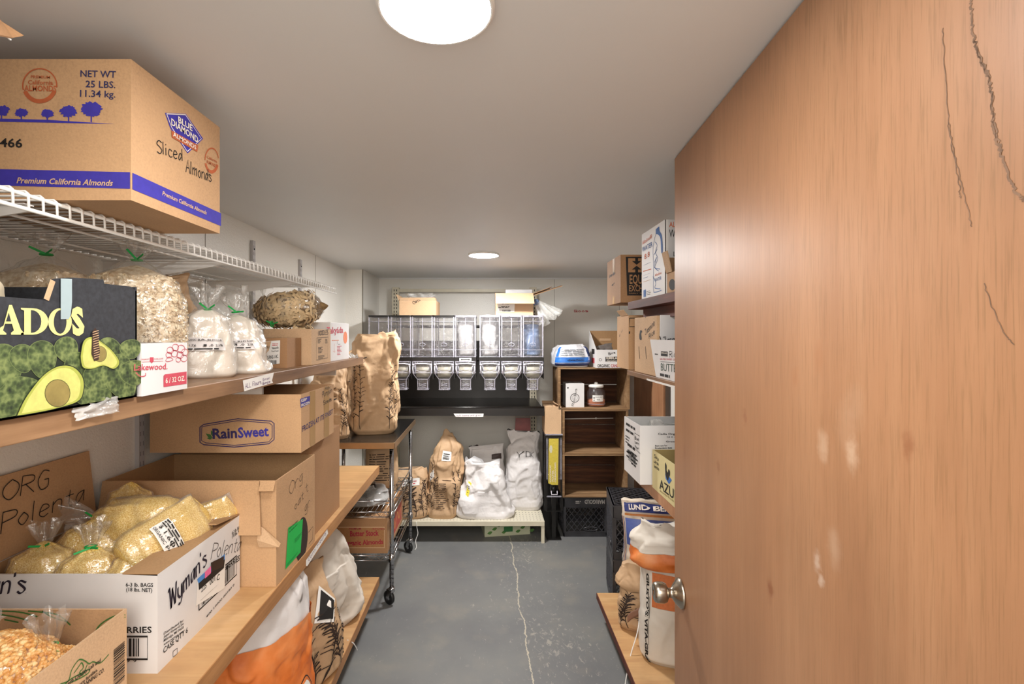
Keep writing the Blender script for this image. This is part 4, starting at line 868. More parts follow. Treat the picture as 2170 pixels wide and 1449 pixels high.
# pasta tray
c = Carton('pasta_tray', 'low cardboard tray heaped with bagged pasta shells near the shelf end', -.90, -.755, 2.13, 2.40, CB, .908, M_BOXL, M_BOXIN, open_top=True)
c.b.lines(c.face('r'), .02, .02, .22, .06, 4, K, fill=.3); c.done()
root = thing('pasta_bag', 'clear bag of pale pasta shells with frilly film sitting in the cardboard tray', 'bag', (-.83, 2.26, ZL + .006))
mb = MB(); rng = random.Random(4)
for i in range(240):
    p = V((-.83 + rng.uniform(-.062, .062), 2.265 + rng.uniform(-.115, .115), 0)); dx = (p.x + .83) / .07; dy = (p.y - 2.265) / .13; p.z = .838 + max(.02, .108 * (1 - .5 * dx * dx - .45 * dy * dy)) * rng.uniform(.75, 1)
    R = Matrix.Rotation(rng.uniform(0, 6), 3, 'Z') @ Matrix.Rotation(rng.uniform(0, 3), 3, 'X'); mb.tube([p + R @ V((.010 * math.cos(a * .7), .010 * math.sin(a * .7), 0)) for a in range(6)], [.002, .0045, .006, .006, .0045, .002], M_SHELL, 6)
mb.build('pasta_shells', root); f = MB(); frill(f, TR(-.83, 2.19, .93, -15, -12), .02, .055, .06, M_FILMW, 3, flat=.9)
f.grid(lambda u, v: V((-.83 + .066 * math.cos(6.283 * u) * math.sin(1.57 * (1 - v) + .02), 2.265 + .12 * math.sin(6.283 * u) * math.sin(1.57 * (1 - v) + .02), .85 + .105 * math.cos(1.57 * (1 - v)) + .008 * noise.noise(V((u * 9, v * 6, 0))))), 40, 12, M_FILM); f.build('film', root)
# ================================================================== sacks on the platform under the counter
def px_branches(xs, seed, lab=None):
    def d(b):
        b.branches(xs, seed=seed, wd=.0035)
        if lab: b.mb.rect(b.map, *lab, M_LABEL, .0012, 6); b.mb.lines(b.map, lab[0] + .008, lab[1] + .01, lab[2] - .008, lab[3] - .01, 8, K, seed, .0022, .35)
    return d
t = NT('orange_sack_paper'); n1 = t.noise(6, detail=5); t.set(t.ramp(n1, [(.35, lin('c2601f')), (.5, lin('dd7d3c')), (.68, lin('e89a60'))]), .5); t.bump(t.noise(26, detail=4), .3, .004); M_ORNG = t.m
T = TR(-.765, 1.56, ZF, rz=62); bg = Bag(T, .36, .30, .44, [(0, .85, .85), (.06, 1, 1), (.4, 1.03, 1.04), (.75, 1.0, .98), (.92, .98, .94), (1, 1.0, .97)], n=3, amp=.03, cs=7, seed=61)
root = thing('flour_sack', 'torn orange and white paper sack, open at the top, near under the counter shelf', 'bag', (-.765, 1.56, ZF))
m = MB(); bg.skin(M_ORNG, v1=.93, cap=False, mb=m)
m.poly(bg.map, smooth([(-.12, .10), (-.05, .13), (0, .18), (.07, .22), (.10, .16), (.05, .11), (-.02, .07)]), M_LABEL, .001); m.line(bg.map, smooth([(-.13, .10), (-.05, .14), (0, .19), (.07, .23), (.11, .16), (.05, .10), (-.02, .06), (-.13, .10)]), .004, K, .0015); m.build('outer_paper', root)
m = MB()
def lin_fn(u, v):
    p = bg.loc(u, .86 + .14 * min(1, v * 1.6), -.004); q = V((p.x * (1 - .30 * v * v), p.y * (1 - .30 * v * v), p.z + .11 * v * (1 + .9 * noise.noise(V((math.cos(6.283 * u) * 2.2, math.sin(6.283 * u) * 2.2, 5)))))); s_ = .025 * noise.noise(V((u * 15, v * 4, 1))) * v
    return T @ (q + V((s_, s_, 0)))
m.grid(lin_fn, 90, 16, M_PAPERW); ob = m.build('white_liner', root); m = MB(); m.grid(lambda u, v: T @ (bg.loc(u, .80, -.012) * (1 - v) + V((0, 0, bg.h * .80)) * v), 40, 6, M_FLOUR); m.build('flour', root)
sack('kraft_sack', 'crumpled dark kraft sack with folded-down neck behind the orange sack', TR(-.93, 1.83, ZF, rz=50), .24, .15, .47, M_PAPER, 'kraft paper grain sacks', P_SACK, px_branches([-.08, .0, .08], 12), amp=.045, seed=66, lean=(.05, -.03), cs=11)
sack('kraft_sack', 'kraft sack with black leafy branch print and a diamond emblem, beside the orange sack', TR(-.715, 1.895, ZF, rz=68), .27, .20, .43, M_PAPER, 'kraft paper grain sacks', P_SACK,
     lambda b: (b.branches([-.09, -.05, .0, .05, .10], seed=14, y0=.04, y1=.72, wd=.004), b.mb.poly(b.map, [(-.02, .27), (.03, .22), (.08, .29), (.03, .36)], M_LABEL, .0012), b.mb.poly(b.map, [(-.005, .27), (.03, .235), (.065, .29), (.03, .345)], K, .0022), b.mb.poly(b.map, [(.022, .29), (.034, .275), (.046, .295), (.034, .315)], M_LABEL, .003)), amp=.018, seed=68, lean=(-.03, 0))
sack('white_sack', 'tall off-white paper sack leaning at the far end under the counter shelf', TR(-.77, 2.25, ZF, rz=60), .34, .24, .545, plain('cfc6ba', .6, 0, .08, 5, .25, 30), 'white paper sacks', [(0, .9, .85), (.06, 1.04, 1), (.3, 1.02, 1.02), (.65, .9, .9), (.88, .72, .6), (1, .55, .25)], amp=.045, seed=71, cs=6, lean=(-.07, .02))
b = MB(); b.tube(smooth([at(736, 1356, X=-.62, ), at(748, 1362, X=-.602), at(755, 1372, X=-.60), at(757, 1377, X=-.60)]), .0022, M_LABEL, 6); b.build('string_scrap', org=at(757, 1377, X=-.6), **tagged('white bit of sack string hanging over the platform edge by the kraft sack', 'string'))
# ================================================================== chrome cart
X0, X1, Y0, Y1, ZT = -1.03, -.555, 2.775, 3.44, .945
ct = thing('utility_cart', 'chrome wire cart on casters with a stainless top holding kraft grain bags', 'cart', ((X0 + X1) / 2, (Y0 + Y1) / 2, 0))
b = MB(); b.box(X0 - .02, X1 + .025, Y0 - .045, Y1 + .06, ZT - .004, ZT, plain('3c3a38', .22, .8, .2)); ob = b.build('top_sheet', ct)
b = MB()
for (a, e) in (((X0 - .02, Y0 - .045), (X1 + .025, Y0 - .045)), ((X1 + .025, Y0 - .045), (X1 + .025, Y1 + .06)), ((X1 + .025, Y1 + .06), (X0 - .02, Y1 + .06)), ((X0 - .02, Y1 + .06), (X0 - .02, Y0 - .045))): b.bar((*a, ZT - .019), (*e, ZT - .019), .006, .036, plain('a98c6c', .34, .85, .1))  # tan tint puts the reflection of nearby wood into the steel rim colour
b.build('top_rim', ct, bevel=.003)
def post(x, y):
    b = MB(); b.tube([(x, y, .10), (x, y, ZT - .006)], .0125, M_CHROME, 16)
    for i in range(32): b.tube([(x, y, .13 + i * .0254), (x, y, .1312 + i * .0254)], .0129, plain('86868a', .3, 1), 16)
    p = b.build('post', ct); CT = TR(x, y, 0, 0, 0, 52) @ Matrix.Translation((-x, -y, 0)); c = MB(CT); c.lathe([(.0135, .0), (.018, .003), (.018, .012), (.0135, .015)], (x, y, .09), M_CHROME); c.box(x - .014, x + .014, y - .012, y + .030, .078, .090, M_CHROME)
    for s_ in (-1, 1): c.bar((x + s_ * .013, y + .005, .088), (x + s_ * .013, y + .022, .040), .003, .024, M_CHROME, (0, 1, 0))
    cc = c.build('caster', ct); wl = MB(CT); wl.lathe([(.010, -.011), (.030, -.011), (.0385, -.008), (.040, 0), (.0385, .008), (.030, .011), (.010, .011)], (x, y + .022, .040), M_RUBBER, 'X'); wl.lathe([(.014, -.0125), (.014, .0125)], (x, y + .022, .040), M_CHROME, 'X'); wl.build('wheel', cc)
for x in (X0, X1):
    for y in (Y0, Y1): post(x, y)
def wire_rack(z, hoop):
    b = MB()
    for y in (Y0, Y1):
        b.tube([(X0 + .012, y, z), (X1 - .012, y, z)], .0032, M_CHROME); b.tube([(X0 + .012, y, z - .028), (X1 - .012, y, z - .028)], .0032, M_CHROME); n = 9
        b.tube([(X0 + .015 + (X1 - X0 - .03) * i / (2 * n), y, z - (.003 if i % 2 else .026)) for i in range(2 * n + 1)], .0022, M_CHROME, 6)
    for x in (X0, X1):
        b.tube([(x, Y0 + .012, z), (x, Y1 - .012, z)], .0032, M_CHROME); b.tube([(x, Y0 + .012, z - .028), (x, Y1 - .012, z - .028)], .0032, M_CHROME); n = 12
        b.tube([(x, Y0 + .015 + (Y1 - Y0 - .03) * i / (2 * n), z - (.003 if i % 2 else .026)) for i in range(2 * n + 1)], .0022, M_CHROME, 6)
    i = 1
    while X0 + i * .027 < X1: b.tube([(X0 + i * .027, Y0, z), (X0 + i * .027, Y1, z)], .0017, M_CHROME, 6); i += 1
    for k in range(1, 5): b.tube([(X0, Y0 + (Y1 - Y0) * k / 5, z - .004), (X1, Y0 + (Y1 - Y0) * k / 5, z - .004)], .0022, M_CHROME, 6)
    for x in (X0, X1):
        for y in (Y0, Y1): b.lathe([(.0128, -.034), (.0185, -.032), (.0165, .006), (.0128, .008)], (x, y, z), M_CHROME, seg=16)
    b.build('wire_rack', ct)
    if hoop:
        h = MB(); zz = z + .062; h.tube([(X0, Y0, zz), (X1, Y0, zz)], .004, M_CHROME); h.tube([(X1, Y0, zz), (X1, Y1, zz)], .004, M_CHROME); h.tube([(X0, Y1, zz), (X1, Y1, zz)], .004, M_CHROME); h.tube([(X0, Y0, zz), (X0, Y1, zz)], .004, M_CHROME); h.build('guard_rail', ct)
ZB1, ZB2 = .285, .535
wire_rack(ZB1, False); wire_rack(ZB2, True)
c = Carton('almond_carton', 'brown carton with red butter stock lettering on the lowest cart rack', -.985, -.585, 2.80, 3.30, ZB1 + .002, .488, M_BOXD)
B = c.b; f, r = c.face('f'), c.face('r'); RB = ink('9c2038'); RED2 = plain('b24a3e', .6)
q = [f.px(x, y) for x, y in ((738, 1116), (826, 1116), (826, 1161), (738, 1161))]; B.poly(f, [(.02, q[2][1]), (.385, q[2][1]), (.385, q[0][1]), (.02, q[0][1])], M_BOXL, .0006); f2 = Plane(f(0, 0, .0004), f.u, f.v)
zl, zh = q[2][1] + .005, q[0][1] - .005; B.poly(f, [(.024, zl), (.381, zl), (.381, zh), (.024, zh)], ink('a5764a'), .0009)
B.text(f2, 'Butter Stock', (742, 1136), (803, 1134), 11, RB, bold=.03); B.text(f2, 'Organic Almonds', (727, 1156), (812, 1152), 10, RB, bold=.03); B.text(f2, 'PREMIUM', (740, 1122), (765, 1122), 4, RB); B.text(f2, 'KITCHEN', (790, 1122), (815, 1122), 4, RB)
B.rect(r, .05, .02, .46, .165, M_BOXL, .0006); B.rect(r, .06, .03, .45, .155, RED2, .0009); B.line(r, smooth([(.12, .05), (.18, .12), (.22, .06), (.30, .13), (.36, .07), (.42, .12)]), .012, ink('cf9a5a'), .0012)
c.done()
sack('kraft_bag', 'tall kraft grain bag standing on the cart top at the aisle corner', TR(-.715, 3.03, ZT, rz=10), .275, .22, .60, M_PAPER, 'kraft bags on the cart', [(0, .86, .85), (.05, 1, 1), (.35, 1.04, 1.05), (.6, .98, .98), (.8, 1.04, .85), (.93, .98, .6), (1, .8, .30)], px_branches([-.11, -.06, .07, .12, .16], 21, None), amp=.04, seed=81, cs=8, lean=(.02, -.02))
sack('kraft_bag', 'narrow kraft bag on the cart top between the big one and the frozen carton', TR(-.925, 2.855, ZT, rz=14), .22, .17, .46, M_PAPER, 'kraft bags on the cart', P_SACK, px_branches([-.06, -.02, .05, .09], 25), amp=.040, seed=84, cs=8, lean=(-.03, .0))
sack('kraft_bag', 'kraft bag at the rear of the cart top, mostly behind the two others', TR(-.93, 3.25, ZT, rz=5), .24, .18, .50, M_PAPER, 'kraft bags on the cart', P_SACK, px_branches([-.06, .05], 27), amp=.040, seed=87, cs=8)
sack('kraft_bag', 'kraft bag on the middle cart rack under the stainless top', TR(-.72, 3.26, ZB2 + .002, rz=8), .21, .17, .385, M_PAPER, 'kraft bags on the cart', P_SACK, lambda b: b.mb.lines(b.map, -.06, .06, .05, .24, 12, KB, 5, .001, .35), amp=.014, seed=89)
M_DARKN = plain('3a2c26', .4, 0, .5, 60)
clear_bag('seaweed_bag', 'flat clear bag of dark dried strands with a white sticker on the middle cart rack', TR(-.79, 2.985, ZB2 + .002, rz=6), .36, .30, .055, .075, .0, M_DARKN, None, prof=[(0, .95, .95), (.2, 1, 1), (.7, .9, .85), (1, .5, .5)], amp=.03, seed=91, film=M_FILMW)
b = MB(); b.rect(lambda x, y, h: V((-.80 + x, 2.90 + y, ZB2 + .085 + h)), -.075, 0, .075, .09, M_LABEL, 0, 1); b.lines(lambda x, y, h: V((-.80 + x, 2.90 + y, ZB2 + .0858)), -.06, .02, .05, .08, 4, K, 4); ob = b.build('paper_sticker', org=(-.8, 2.94, ZB2 + .085), **tagged('white paper slip lying on the dark strands on the cart rack', 'paper slip')); m_ = ob.modifiers.new('t', 'SOLIDIFY'); m_.thickness = .0006; m_.offset = -1
# ================================================================== steel gondola at the back
GX0, GX1, GB = -.862, .418, 4.30
gn = thing('gondola_shelving', 'steel gondola rack with cream deck, black shelf and slotted posts at the back wall', 'shelf', ((GX0 + GX1) / 2, 3.95, 0))
SLOT = plain('2a2622', .8)
for x, m_ in ((GX0 + .035, M_CREAM), (GX1 - .02, M_CREAM)):
    b = MB(); b.box(x - .030, x + .030, GB, GB + .045, 0, 1.975, m_)
    for i in range(60):
        for s_ in (-1, 1): b.box(x + s_ * .011 - .0035, x + s_ * .011 + .0035, GB - .0008, GB, .08 + i * .0315, .08 + i * .0315 + .018, SLOT)
    b.build('upright', gn)
MB().box(GX0 + .065, GX1 - .05, GB + .012, GB + .036, 1.935, 1.962, M_CREAM).build('top_rail', gn)
MB().box(GX0 + .06, GX1 - .045, GB + .004, GB + .024, .96, 1.50, M_BLACKM).build('back_panel', gn)
t = NT('perforated_deck'); x, y, z = t.sep(); 
fx = t.math('SUBTRACT', t.math('FRACT', t.math('MULTIPLY', x, 40)), .5); fy = t.math('SUBTRACT', t.math('FRACT', t.math('MULTIPLY', y, 26)), .5)
dd = t.math('SQRT', t.math('ADD', t.math('MULTIPLY', fx, fx), t.math('MULTIPLY', t.math('MULTIPLY', fy, 1.5), t.math('MULTIPLY', fy, 1.5))))
t.set(t.mix(t.math('LESS_THAN', dd, .15), lin('d2ccb8'), lin('2c2824')), .4); M_DECK = t.m
DZ = .166
b = MB(); b.box(GX0, GX1, 3.60, GB - .005, DZ - .012, DZ, M_DECK); b.box(GX0, GX1, 3.597, 3.606, DZ - .036, DZ - .001, M_CREAM); b.build('base_deck', gn, bevel=.002)
for x in (GX0 + .012, GX1 - .012): 
    b = MB(); b.box(x - .012, x + .012, 3.602, GB, .10, DZ - .0125, M_CREAM); b.box(x - .012, x + .012, 3.602, 3.63, 0, .10, M_CREAM); b.build('base_foot', gn)
MB().box(GX0 + .03, GX1 - .03, 4.0, 4.02, 0, DZ - .013, M_BLACKM).build('kick_panel', gn)
SZ = .992
b = MB(); b.box(GX0, GX1, 3.67, GB - .001, SZ - .022, SZ, M_BLACKM); b.build('black_shelf', gn, bevel=.002)
b = MB(); b.box(GX0 - .002, GX1 + .004, 3.655, 3.669, SZ - .052, SZ + .012, M_BLACKM); b.tube([(GX0 - .002, 3.662, SZ + .010), (GX1 + .004, 3.662, SZ + .010)], .009, M_BLACKM, 10)
lp_ = Plane((GX0, 3.655, SZ - .05), (1, 0, 0), (0, 0, 1)); b.build('front_lip', gn)
f = MB(); q = [lp_.px(x, y) for x, y in ((961, 876), (1025, 876), (1024, 883), (966, 883))]; f.poly(lp_, [(x, y) for x, y in q], M_LABEL, .001); f.hand(Plane(lp_(0, 0, .0006), lp_.u, lp_.v), 'Bulk beans and grain'.replace('B', 'b'), (968, 882), (1020, 881), 4, PUR, .0014); f.build('label', gn)
# dispenser rails
for zz in (1.345, 1.62): MB().tube([(GX0 + .05, 4.0, zz), (GX1 - .03, 4.0, zz)], .012, M_BLACKM, 12).build('dispenser_rail', gn)
for x in (GX0 + .035, GX1 - .02):
    b = MB()
    for zz in (1.345, 1.62): b.bar((x, GB - .001, zz), (x, 3.985, zz), .012, .03, M_BLACKM)
    b.build('rail_arm', gn)
# ------------------------------------------------------------------ gravity dispensers
def rrect(w_, d_, r, n=5):
    o = []
    for (cx_, cy_, a0) in ((w_ / 2 - r, -d_ / 2 + r, -90), (w_ / 2 - r, d_ / 2 - r, 0), (-w_ / 2 + r, d_ / 2 - r, 90), (-w_ / 2 + r, -d_ / 2 + r, 180)):
        for i in range(n + 1): a = math.radians(a0 + 90 * i / n); o.append((cx_ + r * math.cos(a), cy_ + r * math.sin(a)))
    return o
def loft(mb, rings, m, sm=False, caps=(False, False)):
    n = len(rings[0]); vs = [p for r in rings for p in r]; fs = []
    for j in range(len(rings) - 1):
        for i in range(n): fs.append((j * n + i, j * n + (i + 1) % n, (j + 1) * n + (i + 1) % n, (j + 1) * n + i))
    if caps[0]: fs.append(tuple(range(n))[::-1])
    if caps[1]: fs.append(tuple(range((len(rings) - 1) * n, len(rings) * n)))
    return mb.add(vs, fs, m, sm)
M_CLEARP = plain('cfccd6', .15, 0, .03)
HT, HB, FY = 1.698, 1.385, 3.60
def dispenser(px, label, lid_black, fill=None):
    x = (px + 22.3 - CX) / F * FY; root = thing('food_dispenser', label, 'food dispenser', (x, FY + .165, 1.142), 'clear gravity bin dispensers')
    yc = FY + .165; W_2, D_2 = .153, .325
    b = MB(); loft(b, [[V((x + p[0], yc + p[1], z)) for p in rrect(W_2, D_2, .012)] for z in (HB, HB + .04, HT - .012)], M_ACRYL)
    for sx_ in (-1, 1):                                        # the thick moulded corners and seam of the hopper
        for sy_ in (-1, 1): b.bar((x + sx_ * (W_2 / 2 - .004), yc + sy_ * (D_2 / 2 - .004), HB), (x + sx_ * (W_2 / 2 - .004), yc + sy_ * (D_2 / 2 - .004), HT - .01), .008, .008, M_ACRED)
    for z in (HB + .004, HB + .055, HT - .045):
        b.tube([V((x + p[0], yc + p[1], z)) for p in rrect(W_2, D_2, .012)], .0022, M_ACRED, 6, True)
    b.tube([(x, FY, HB + .06), (x, FY, HT - .02)], .0022, M_ACRED, 6)
    b.tube([(x + .022 * math.cos(a * .523), FY - .0005, HB + .095 + .012 * math.sin(a * .523)) for a in range(12)], .002, M_ACRED, 6, True)
    b.build('hopper', root)
    l = MB(); loft(l, [[V((x + p[0], yc + p[1], z)) for p in rrect(W_2 + .006, D_2 + .006, .014)] for z in (HT - .012, HT)], M_BLACK if lid_black else M_ACRED, caps=(True, True)); l.build('lid', root)
    k = MB(); k.box(x - W_2 / 2 - .001, x + W_2 / 2 + .001, FY - .004, FY + .02, HB - .030, HB - .001, M_BLACK); k.box(x - W_2 / 2 - .004, x - W_2 / 2, FY - .002, FY + .16, HB - .16, HB - .001, M_BLACK); k.box(x + W_2 / 2, x + W_2 / 2 + .004, FY - .002, FY + .16, HB - .16, HB - .001, M_BLACK); k.build('black_band', root)
    # lower housing: straight body, then a taper to the spout
    c = MB(); yy = FY + .075
    sec = [(HB - .031, .150, .150), (HB - .115, .150, .150), (HB - .165, .082, .10), (1.150, .078, .09), (1.142, .082, .094)]
    loft(c, [[V((x + p[0], yy + p[1] - .012, z)) for p in rrect(a, d, .01, 3)] for z, a, d in sec], M_ACRYL)
    for z, a, d in sec: c.tube([V((x + p[0], yy + p[1] - .012, z)) for p in rrect(a, d, .01, 3)], .0026, M_ACRED, 6, True)
    for sx_ in (-1, 1):
        for sy_ in (-1, 1): c.tube([V((x + sx_ * (a / 2 - .003), yy - .012 + sy_ * (d / 2 - .003), z)) for z, a, d in sec], .0030, M_ACRED, 6)
    for i in range(3): c.tube([(x - .025, FY + .012, 1.160 + i * .013), (x, FY + .010, 1.157 + i * .013), (x + .025, FY + .012, 1.160 + i * .013)], .0020, M_ACRED, 6)
    c.tube([(x - .055, FY - .013, HB - .060), (x - .045, FY - .013, HB - .098), (x, FY - .013, HB - .108), (x + .045, FY - .013, HB - .098), (x + .055, FY - .013, HB - .060)], .0024, M_ACRED, 6)
    c.build('spout', root)
    d_ = MB(); d_.lathe([(.046, -.048), (.046, .048)], (x, FY + .06, HB - .108), plain('bdb8a6', .5, 0, .06), 'X', 24); d_.build('paddle_drum', root)
    h = MB()
    for sx_ in (-1, 1): h.tube([(x + sx_ * .066, FY - .016, HB - .052), (x + sx_ * .069, FY - .018, HB - .085), (x + sx_ * .062, FY - .016, HB - .125)], .0045, M_CLEARP, 8); h.ball((x + sx_ * .066, FY - .018, HB - .055), .0085, M_CLEARP, 8)
    h.tube([(x - .066, FY - .016, HB - .052), (x - .03, FY - .02, HB - .046), (x + .03, FY - .02, HB - .046), (x + .066, FY - .016, HB - .052)], .004, M_CLEARP, 8); h.build('pull_handle', root)
    if fill:
        g = MB(); bb = Bag(TR(x, yc - .01, HB + .005), .125, .24, fill[0], P_SACK, amp=.02, seed=int(px), cs=10); bb.skin(fill[1], 40, 30, mb=g); g.build('lining_bag', root)
    return root, x
M_WBAG = crinkle('bin_liner', 'a09e9e', .4, .1, 20, .5); M_BBAG = plain('5a6d8c', .4, 0, .3, 8)
LB = ['first clear bin dispenser, beside the white pilaster, black lid, behind the kraft bag', 'second clear bin dispenser counting from the pilaster, black lid', 'third clear bin dispenser from the pilaster, under the opened tan carton', 'fourth clear bin dispenser from the pilaster, last with a black lid',
 'clear bin dispenser with pale bag and a white arrow sticker on its band', 'clear bin dispenser filled by a crumpled white bag, just past the gap', 'clear bin dispenser, empty, below the carton with the hanging flap', 'last clear bin dispenser at the end of the row, bluish bag inside']
FILL = [None, None, None, None, (.30, M_WBAG), (.31, M_WBAG), None, (.24, M_BBAG)]
for i, px in enumerate((780, 827, 872.6, 918.4, 964, 1015.8, 1061.6, 1107.4)):
    root, x = dispenser(px, LB[i], i < 4, FILL[i])
    if i == 4:
        f = MB(); pl_ = Plane((x, FY - .0045, HB - .016), (1, 0, 0), (0, 0, 1)); f.rect(pl_, -.045, -.010, .045, .011, M_LABEL, .0006); f.poly(pl_, [(-.036, 0), (-.024, .008), (-.024, .003), (.024, .003), (.024, .008), (.036, 0), (.024, -.008), (.024, -.003), (-.024, -.003), (-.024, -.008)], K, .0012); f.build('arrow_sticker', root)
# cartons and film on top of the dispensers
TZ = HT + .001
c = Carton('carton', 'open tan carton with ragged rim on the black-lidded dispensers', at(846, 650, Y=3.62).x, at(924, 650, Y=3.62).x, 3.62, 3.90, TZ, 1.81, M_BOXL, M_BOXIN, open_top=True, yaw=0)
c.b.hand(c.face('f'), 'Oats', (877, 645), (891, 637), 7, K, .003); P, o_ = c.flap('f', 12, .02, .02, .98); P, o_ = c.flap('b', 8, .035, .1, .9); c.flap('l', 25, .05, 0, .8); c.done()
f = MB(); frill(f, TR(-.53, 3.78, 1.80), .02, .09, .07, M_FILMW, 5, flat=.7); f.tube([(-.53, 3.78, 1.703), (-.53, 3.78, 1.80)], .02, M_FILMW); f.build('plastic_bag', org=(-.53, 3.78, 1.705), **tagged('grey clear plastic bag poking out of the open tan carton', 'bag'))
x0, x1 = at(1050, 640, Y=3.62).x, at(1131, 640, Y=3.62).x
c = Carton('carton', 'tan carton with a drooping front flap on the clear-lidded dispensers', x0, x1, 3.66, 3.93, TZ, 1.865, M_BOXL, M_BOXD, open_top=True)
def l4(g, p): g.text(p, '24 4.0Z', (1064, 645), (1078, 645), 4, K); g.lines(p, *p.px(1056, 652), *p.px(1088, 649), 1, K, 3); g.bars(p, *p.px(1064, 660), *p.px(1082, 656), K); g.lines(p, *p.px(1062, 650), *p.px(1080, 647), 1, K, 2)
c.paper('f', [(1055, 640), (1091, 641), (1090, 661), (1054, 660)], draw=l4)
c.flap('f', 132, .125, 0, 1, M_BOXL); c.flap('r', 70, .16, .25, .9, M_BOXD); c.flap('b', 20, .03); c.done()
b = MB(); b.box(.13, .34, 3.72, 3.90, 1.868, 1.902, M_WBAG); ob = b.build('foam_sheet', org=(.235, 3.81, 1.868), bevel=.006, **tagged('folded white packing sheet lying across the drooping-flap carton', 'packing sheet'))
c2 = MB(); c2.slab((.34, 3.70, 1.855), (.56, 3.66, 1.925), (.57, 3.80, 1.94), (.35, 3.84, 1.87), .004, M_BOXD); c2.build('cardboard_piece', org=(.44, 3.75, 1.87), **tagged('loose brown cardboard piece sticking out past the dispenser end', 'cardboard'))
root = thing('film_bag', 'clear film bag with fanned pleats hanging off the drooping-flap carton', 'bag', (.40, 3.70, 1.70)); f = MB()
frill(f, TR(.365, 3.66, 1.80, 0, 138, 0), .018, .075, .17, M_FILMW, 8, flat=.5, pleats=9); f.build('film', root); f = MB(); f.ball((.36, 3.67, 1.80), (.03, .03, .025), M_BBAG); f.build('dark_knot', root)
# ------------------------------------------------------------------ sacks on the cream deck
KG = 'sacks on the cream deck'
sack('kraft_sack', 'flattish kraft sack with branch print on the cream deck beside the cart', TR(-.60, 3.73, DZ, rz=6), .27, .21, .36, M_PAPER, KG, [(0, .88, .9), (.06, 1, 1), (.5, 1, 1), (.8, 1.0, .7), (1, .9, .2)], lambda b: (b.branches([-.08, -.03, .02, .07, .11], seed=31, y1=.7), b.mb.rect(b.map, -.04, .24, .05, .29, M_LABEL, .0014, 5), b.mb.lines(b.map, -.03, .25, .04, .28, 2, RED, 3, .0024)), amp=.035, seed=101, cs=8)
sack('kraft_sack', 'tall kraft sack with a peaked top and white stickers on the cream deck', TR(-.352, 3.74, DZ, rz=-4), .25, .22, .62, M_PAPER, KG, [(0, .86, .9), (.06, 1, 1), (.35, 1.05, 1.05), (.6, 1.0, .95), (.8, .86, .6), (.93, .55, .3), (1, .22, .12)], lambda b: (b.branches([-.11, -.07, .09, .13], seed=35, y1=.6), b.mb.rect(b.map, -.01, .42, .03, .50, M_LABEL, .0016, 5), b.mb.lines(b.map, -.005, .43, .025, .49, 4, K, 3, .0026), b.mb.poly(b.map, [(-.12, .33), (-.07, .36), (-.06, .31), (-.11, .27)], M_LABEL, .0016), b.mb.frame(b.map, -.055, .07, .045, .29, .002, KB, .001), b.mb.lines(b.map, -.045, .08, .035, .28, 14, KB, 7, .0012, .3)), amp=.04, seed=103, cs=8, lean=(.04, .05))
sack('white_sack', 'wide slumped white sack with a yellow tag in the middle of the cream deck', TR(-.025, 3.73, DZ, rz=0), .42, .21, .40, M_PAPERW, KG, [(0, 1.0, .95), (.06, 1.06, 1), (.25, 1.0, 1.0), (.55, .84, .95), (.8, .72, .75), (.92, .70, .5), (1, .66, .3)], lambda b: (b.mb.poly(b.map, [(-.135, .28), (-.085, .265), (-.095, .16), (-.14, .175)], ink('e6dc4a'), .002), b.mb.lines(b.map, -.13, .19, -.095, .25, 4, K, 4, .003, .3)), amp=.05, seed=107, cs=6, lean=(-.02, .03))
sack('white_sack', 'tall narrow white sack with marker scribble at the deck end by the crates', TR(.290, 3.91, DZ, rz=-6), .275, .21, .60, M_PAPERW, KG, [(0, .95, .9), (.06, 1.04, 1), (.4, .98, 1.0), (.7, .88, .85), (.86, .92, .5), (1, 1.02, .14)], lambda b: b.mb.hand(b.map, 'YDK', (-.03, .41), (.07, .41), .045, K, .004, px=False, h=.004), amp=.035, seed=111, cs=8, lean=(-.01, .0))
sack('plastic_liner', 'translucent plastic liner gathered behind the slumped white sack', TR(-.02, 3.97, DZ), .32, .14, .47, M_PAPERW, None, P_SACK, lambda b: b.mb.rect(b.map, .02, .38, .11, .415, plain('3a2a26', .5), .002, 4), amp=.03, seed=113, cs=8)
b = MB(); b.slab((.20, 4.18, DZ + .001), (.42 - .05, 4.18, DZ + .001), (.37, 4.26, .82), (.24, 4.26, .82), .006, plain('b05a58', .4, 0, .2, 10)); b.build('red_package', org=(.3, 4.2, DZ), **tagged('reddish package corner peeking out behind the tall white sack', 'package'))
c = Carton('leaf_carton', 'green leafy printed carton lying flat on the floor below the cream deck', at(1022, 1125, Y=3.75).x, at(1120, 1125, Y=3.75).x, 3.74, 3.95, 0, .105, plain('b9bda0', .6, 0, .1), cat='box', yaw=9)
for i in range(10):
    cx_ = .02 + (i * .037) % .34; cy_ = .025 + (i % 3) * .028; c.b.poly(c.face('f'), smooth([(cx_, cy_), (cx_ + .018, cy_ + .016), (cx_ + .04, cy_ + .012), (cx_ + .022, cy_ - .008), (cx_, cy_)], 3)[:-1], ink('4f7a3a'), .0007)
c.b.rect(c.face('f'), .15, .03, .22, .07, ink('2f6a3a'), .0012); c.done()
b = MB(); b.tube(smooth([V((-.535, 3.592, .165)), V((-.53, 3.588, .12)), V((-.522, 3.58, .08)), V((-.535, 3.56, .04)), V((-.525, 3.53, .004)), V((-.53, 3.49, .003))]), .0022, M_LABEL, 6); b.build('sack_string', org=(-.53, 3.59, .1), **tagged('wavy white string hanging from the flattish kraft sack to the floor', 'string'))
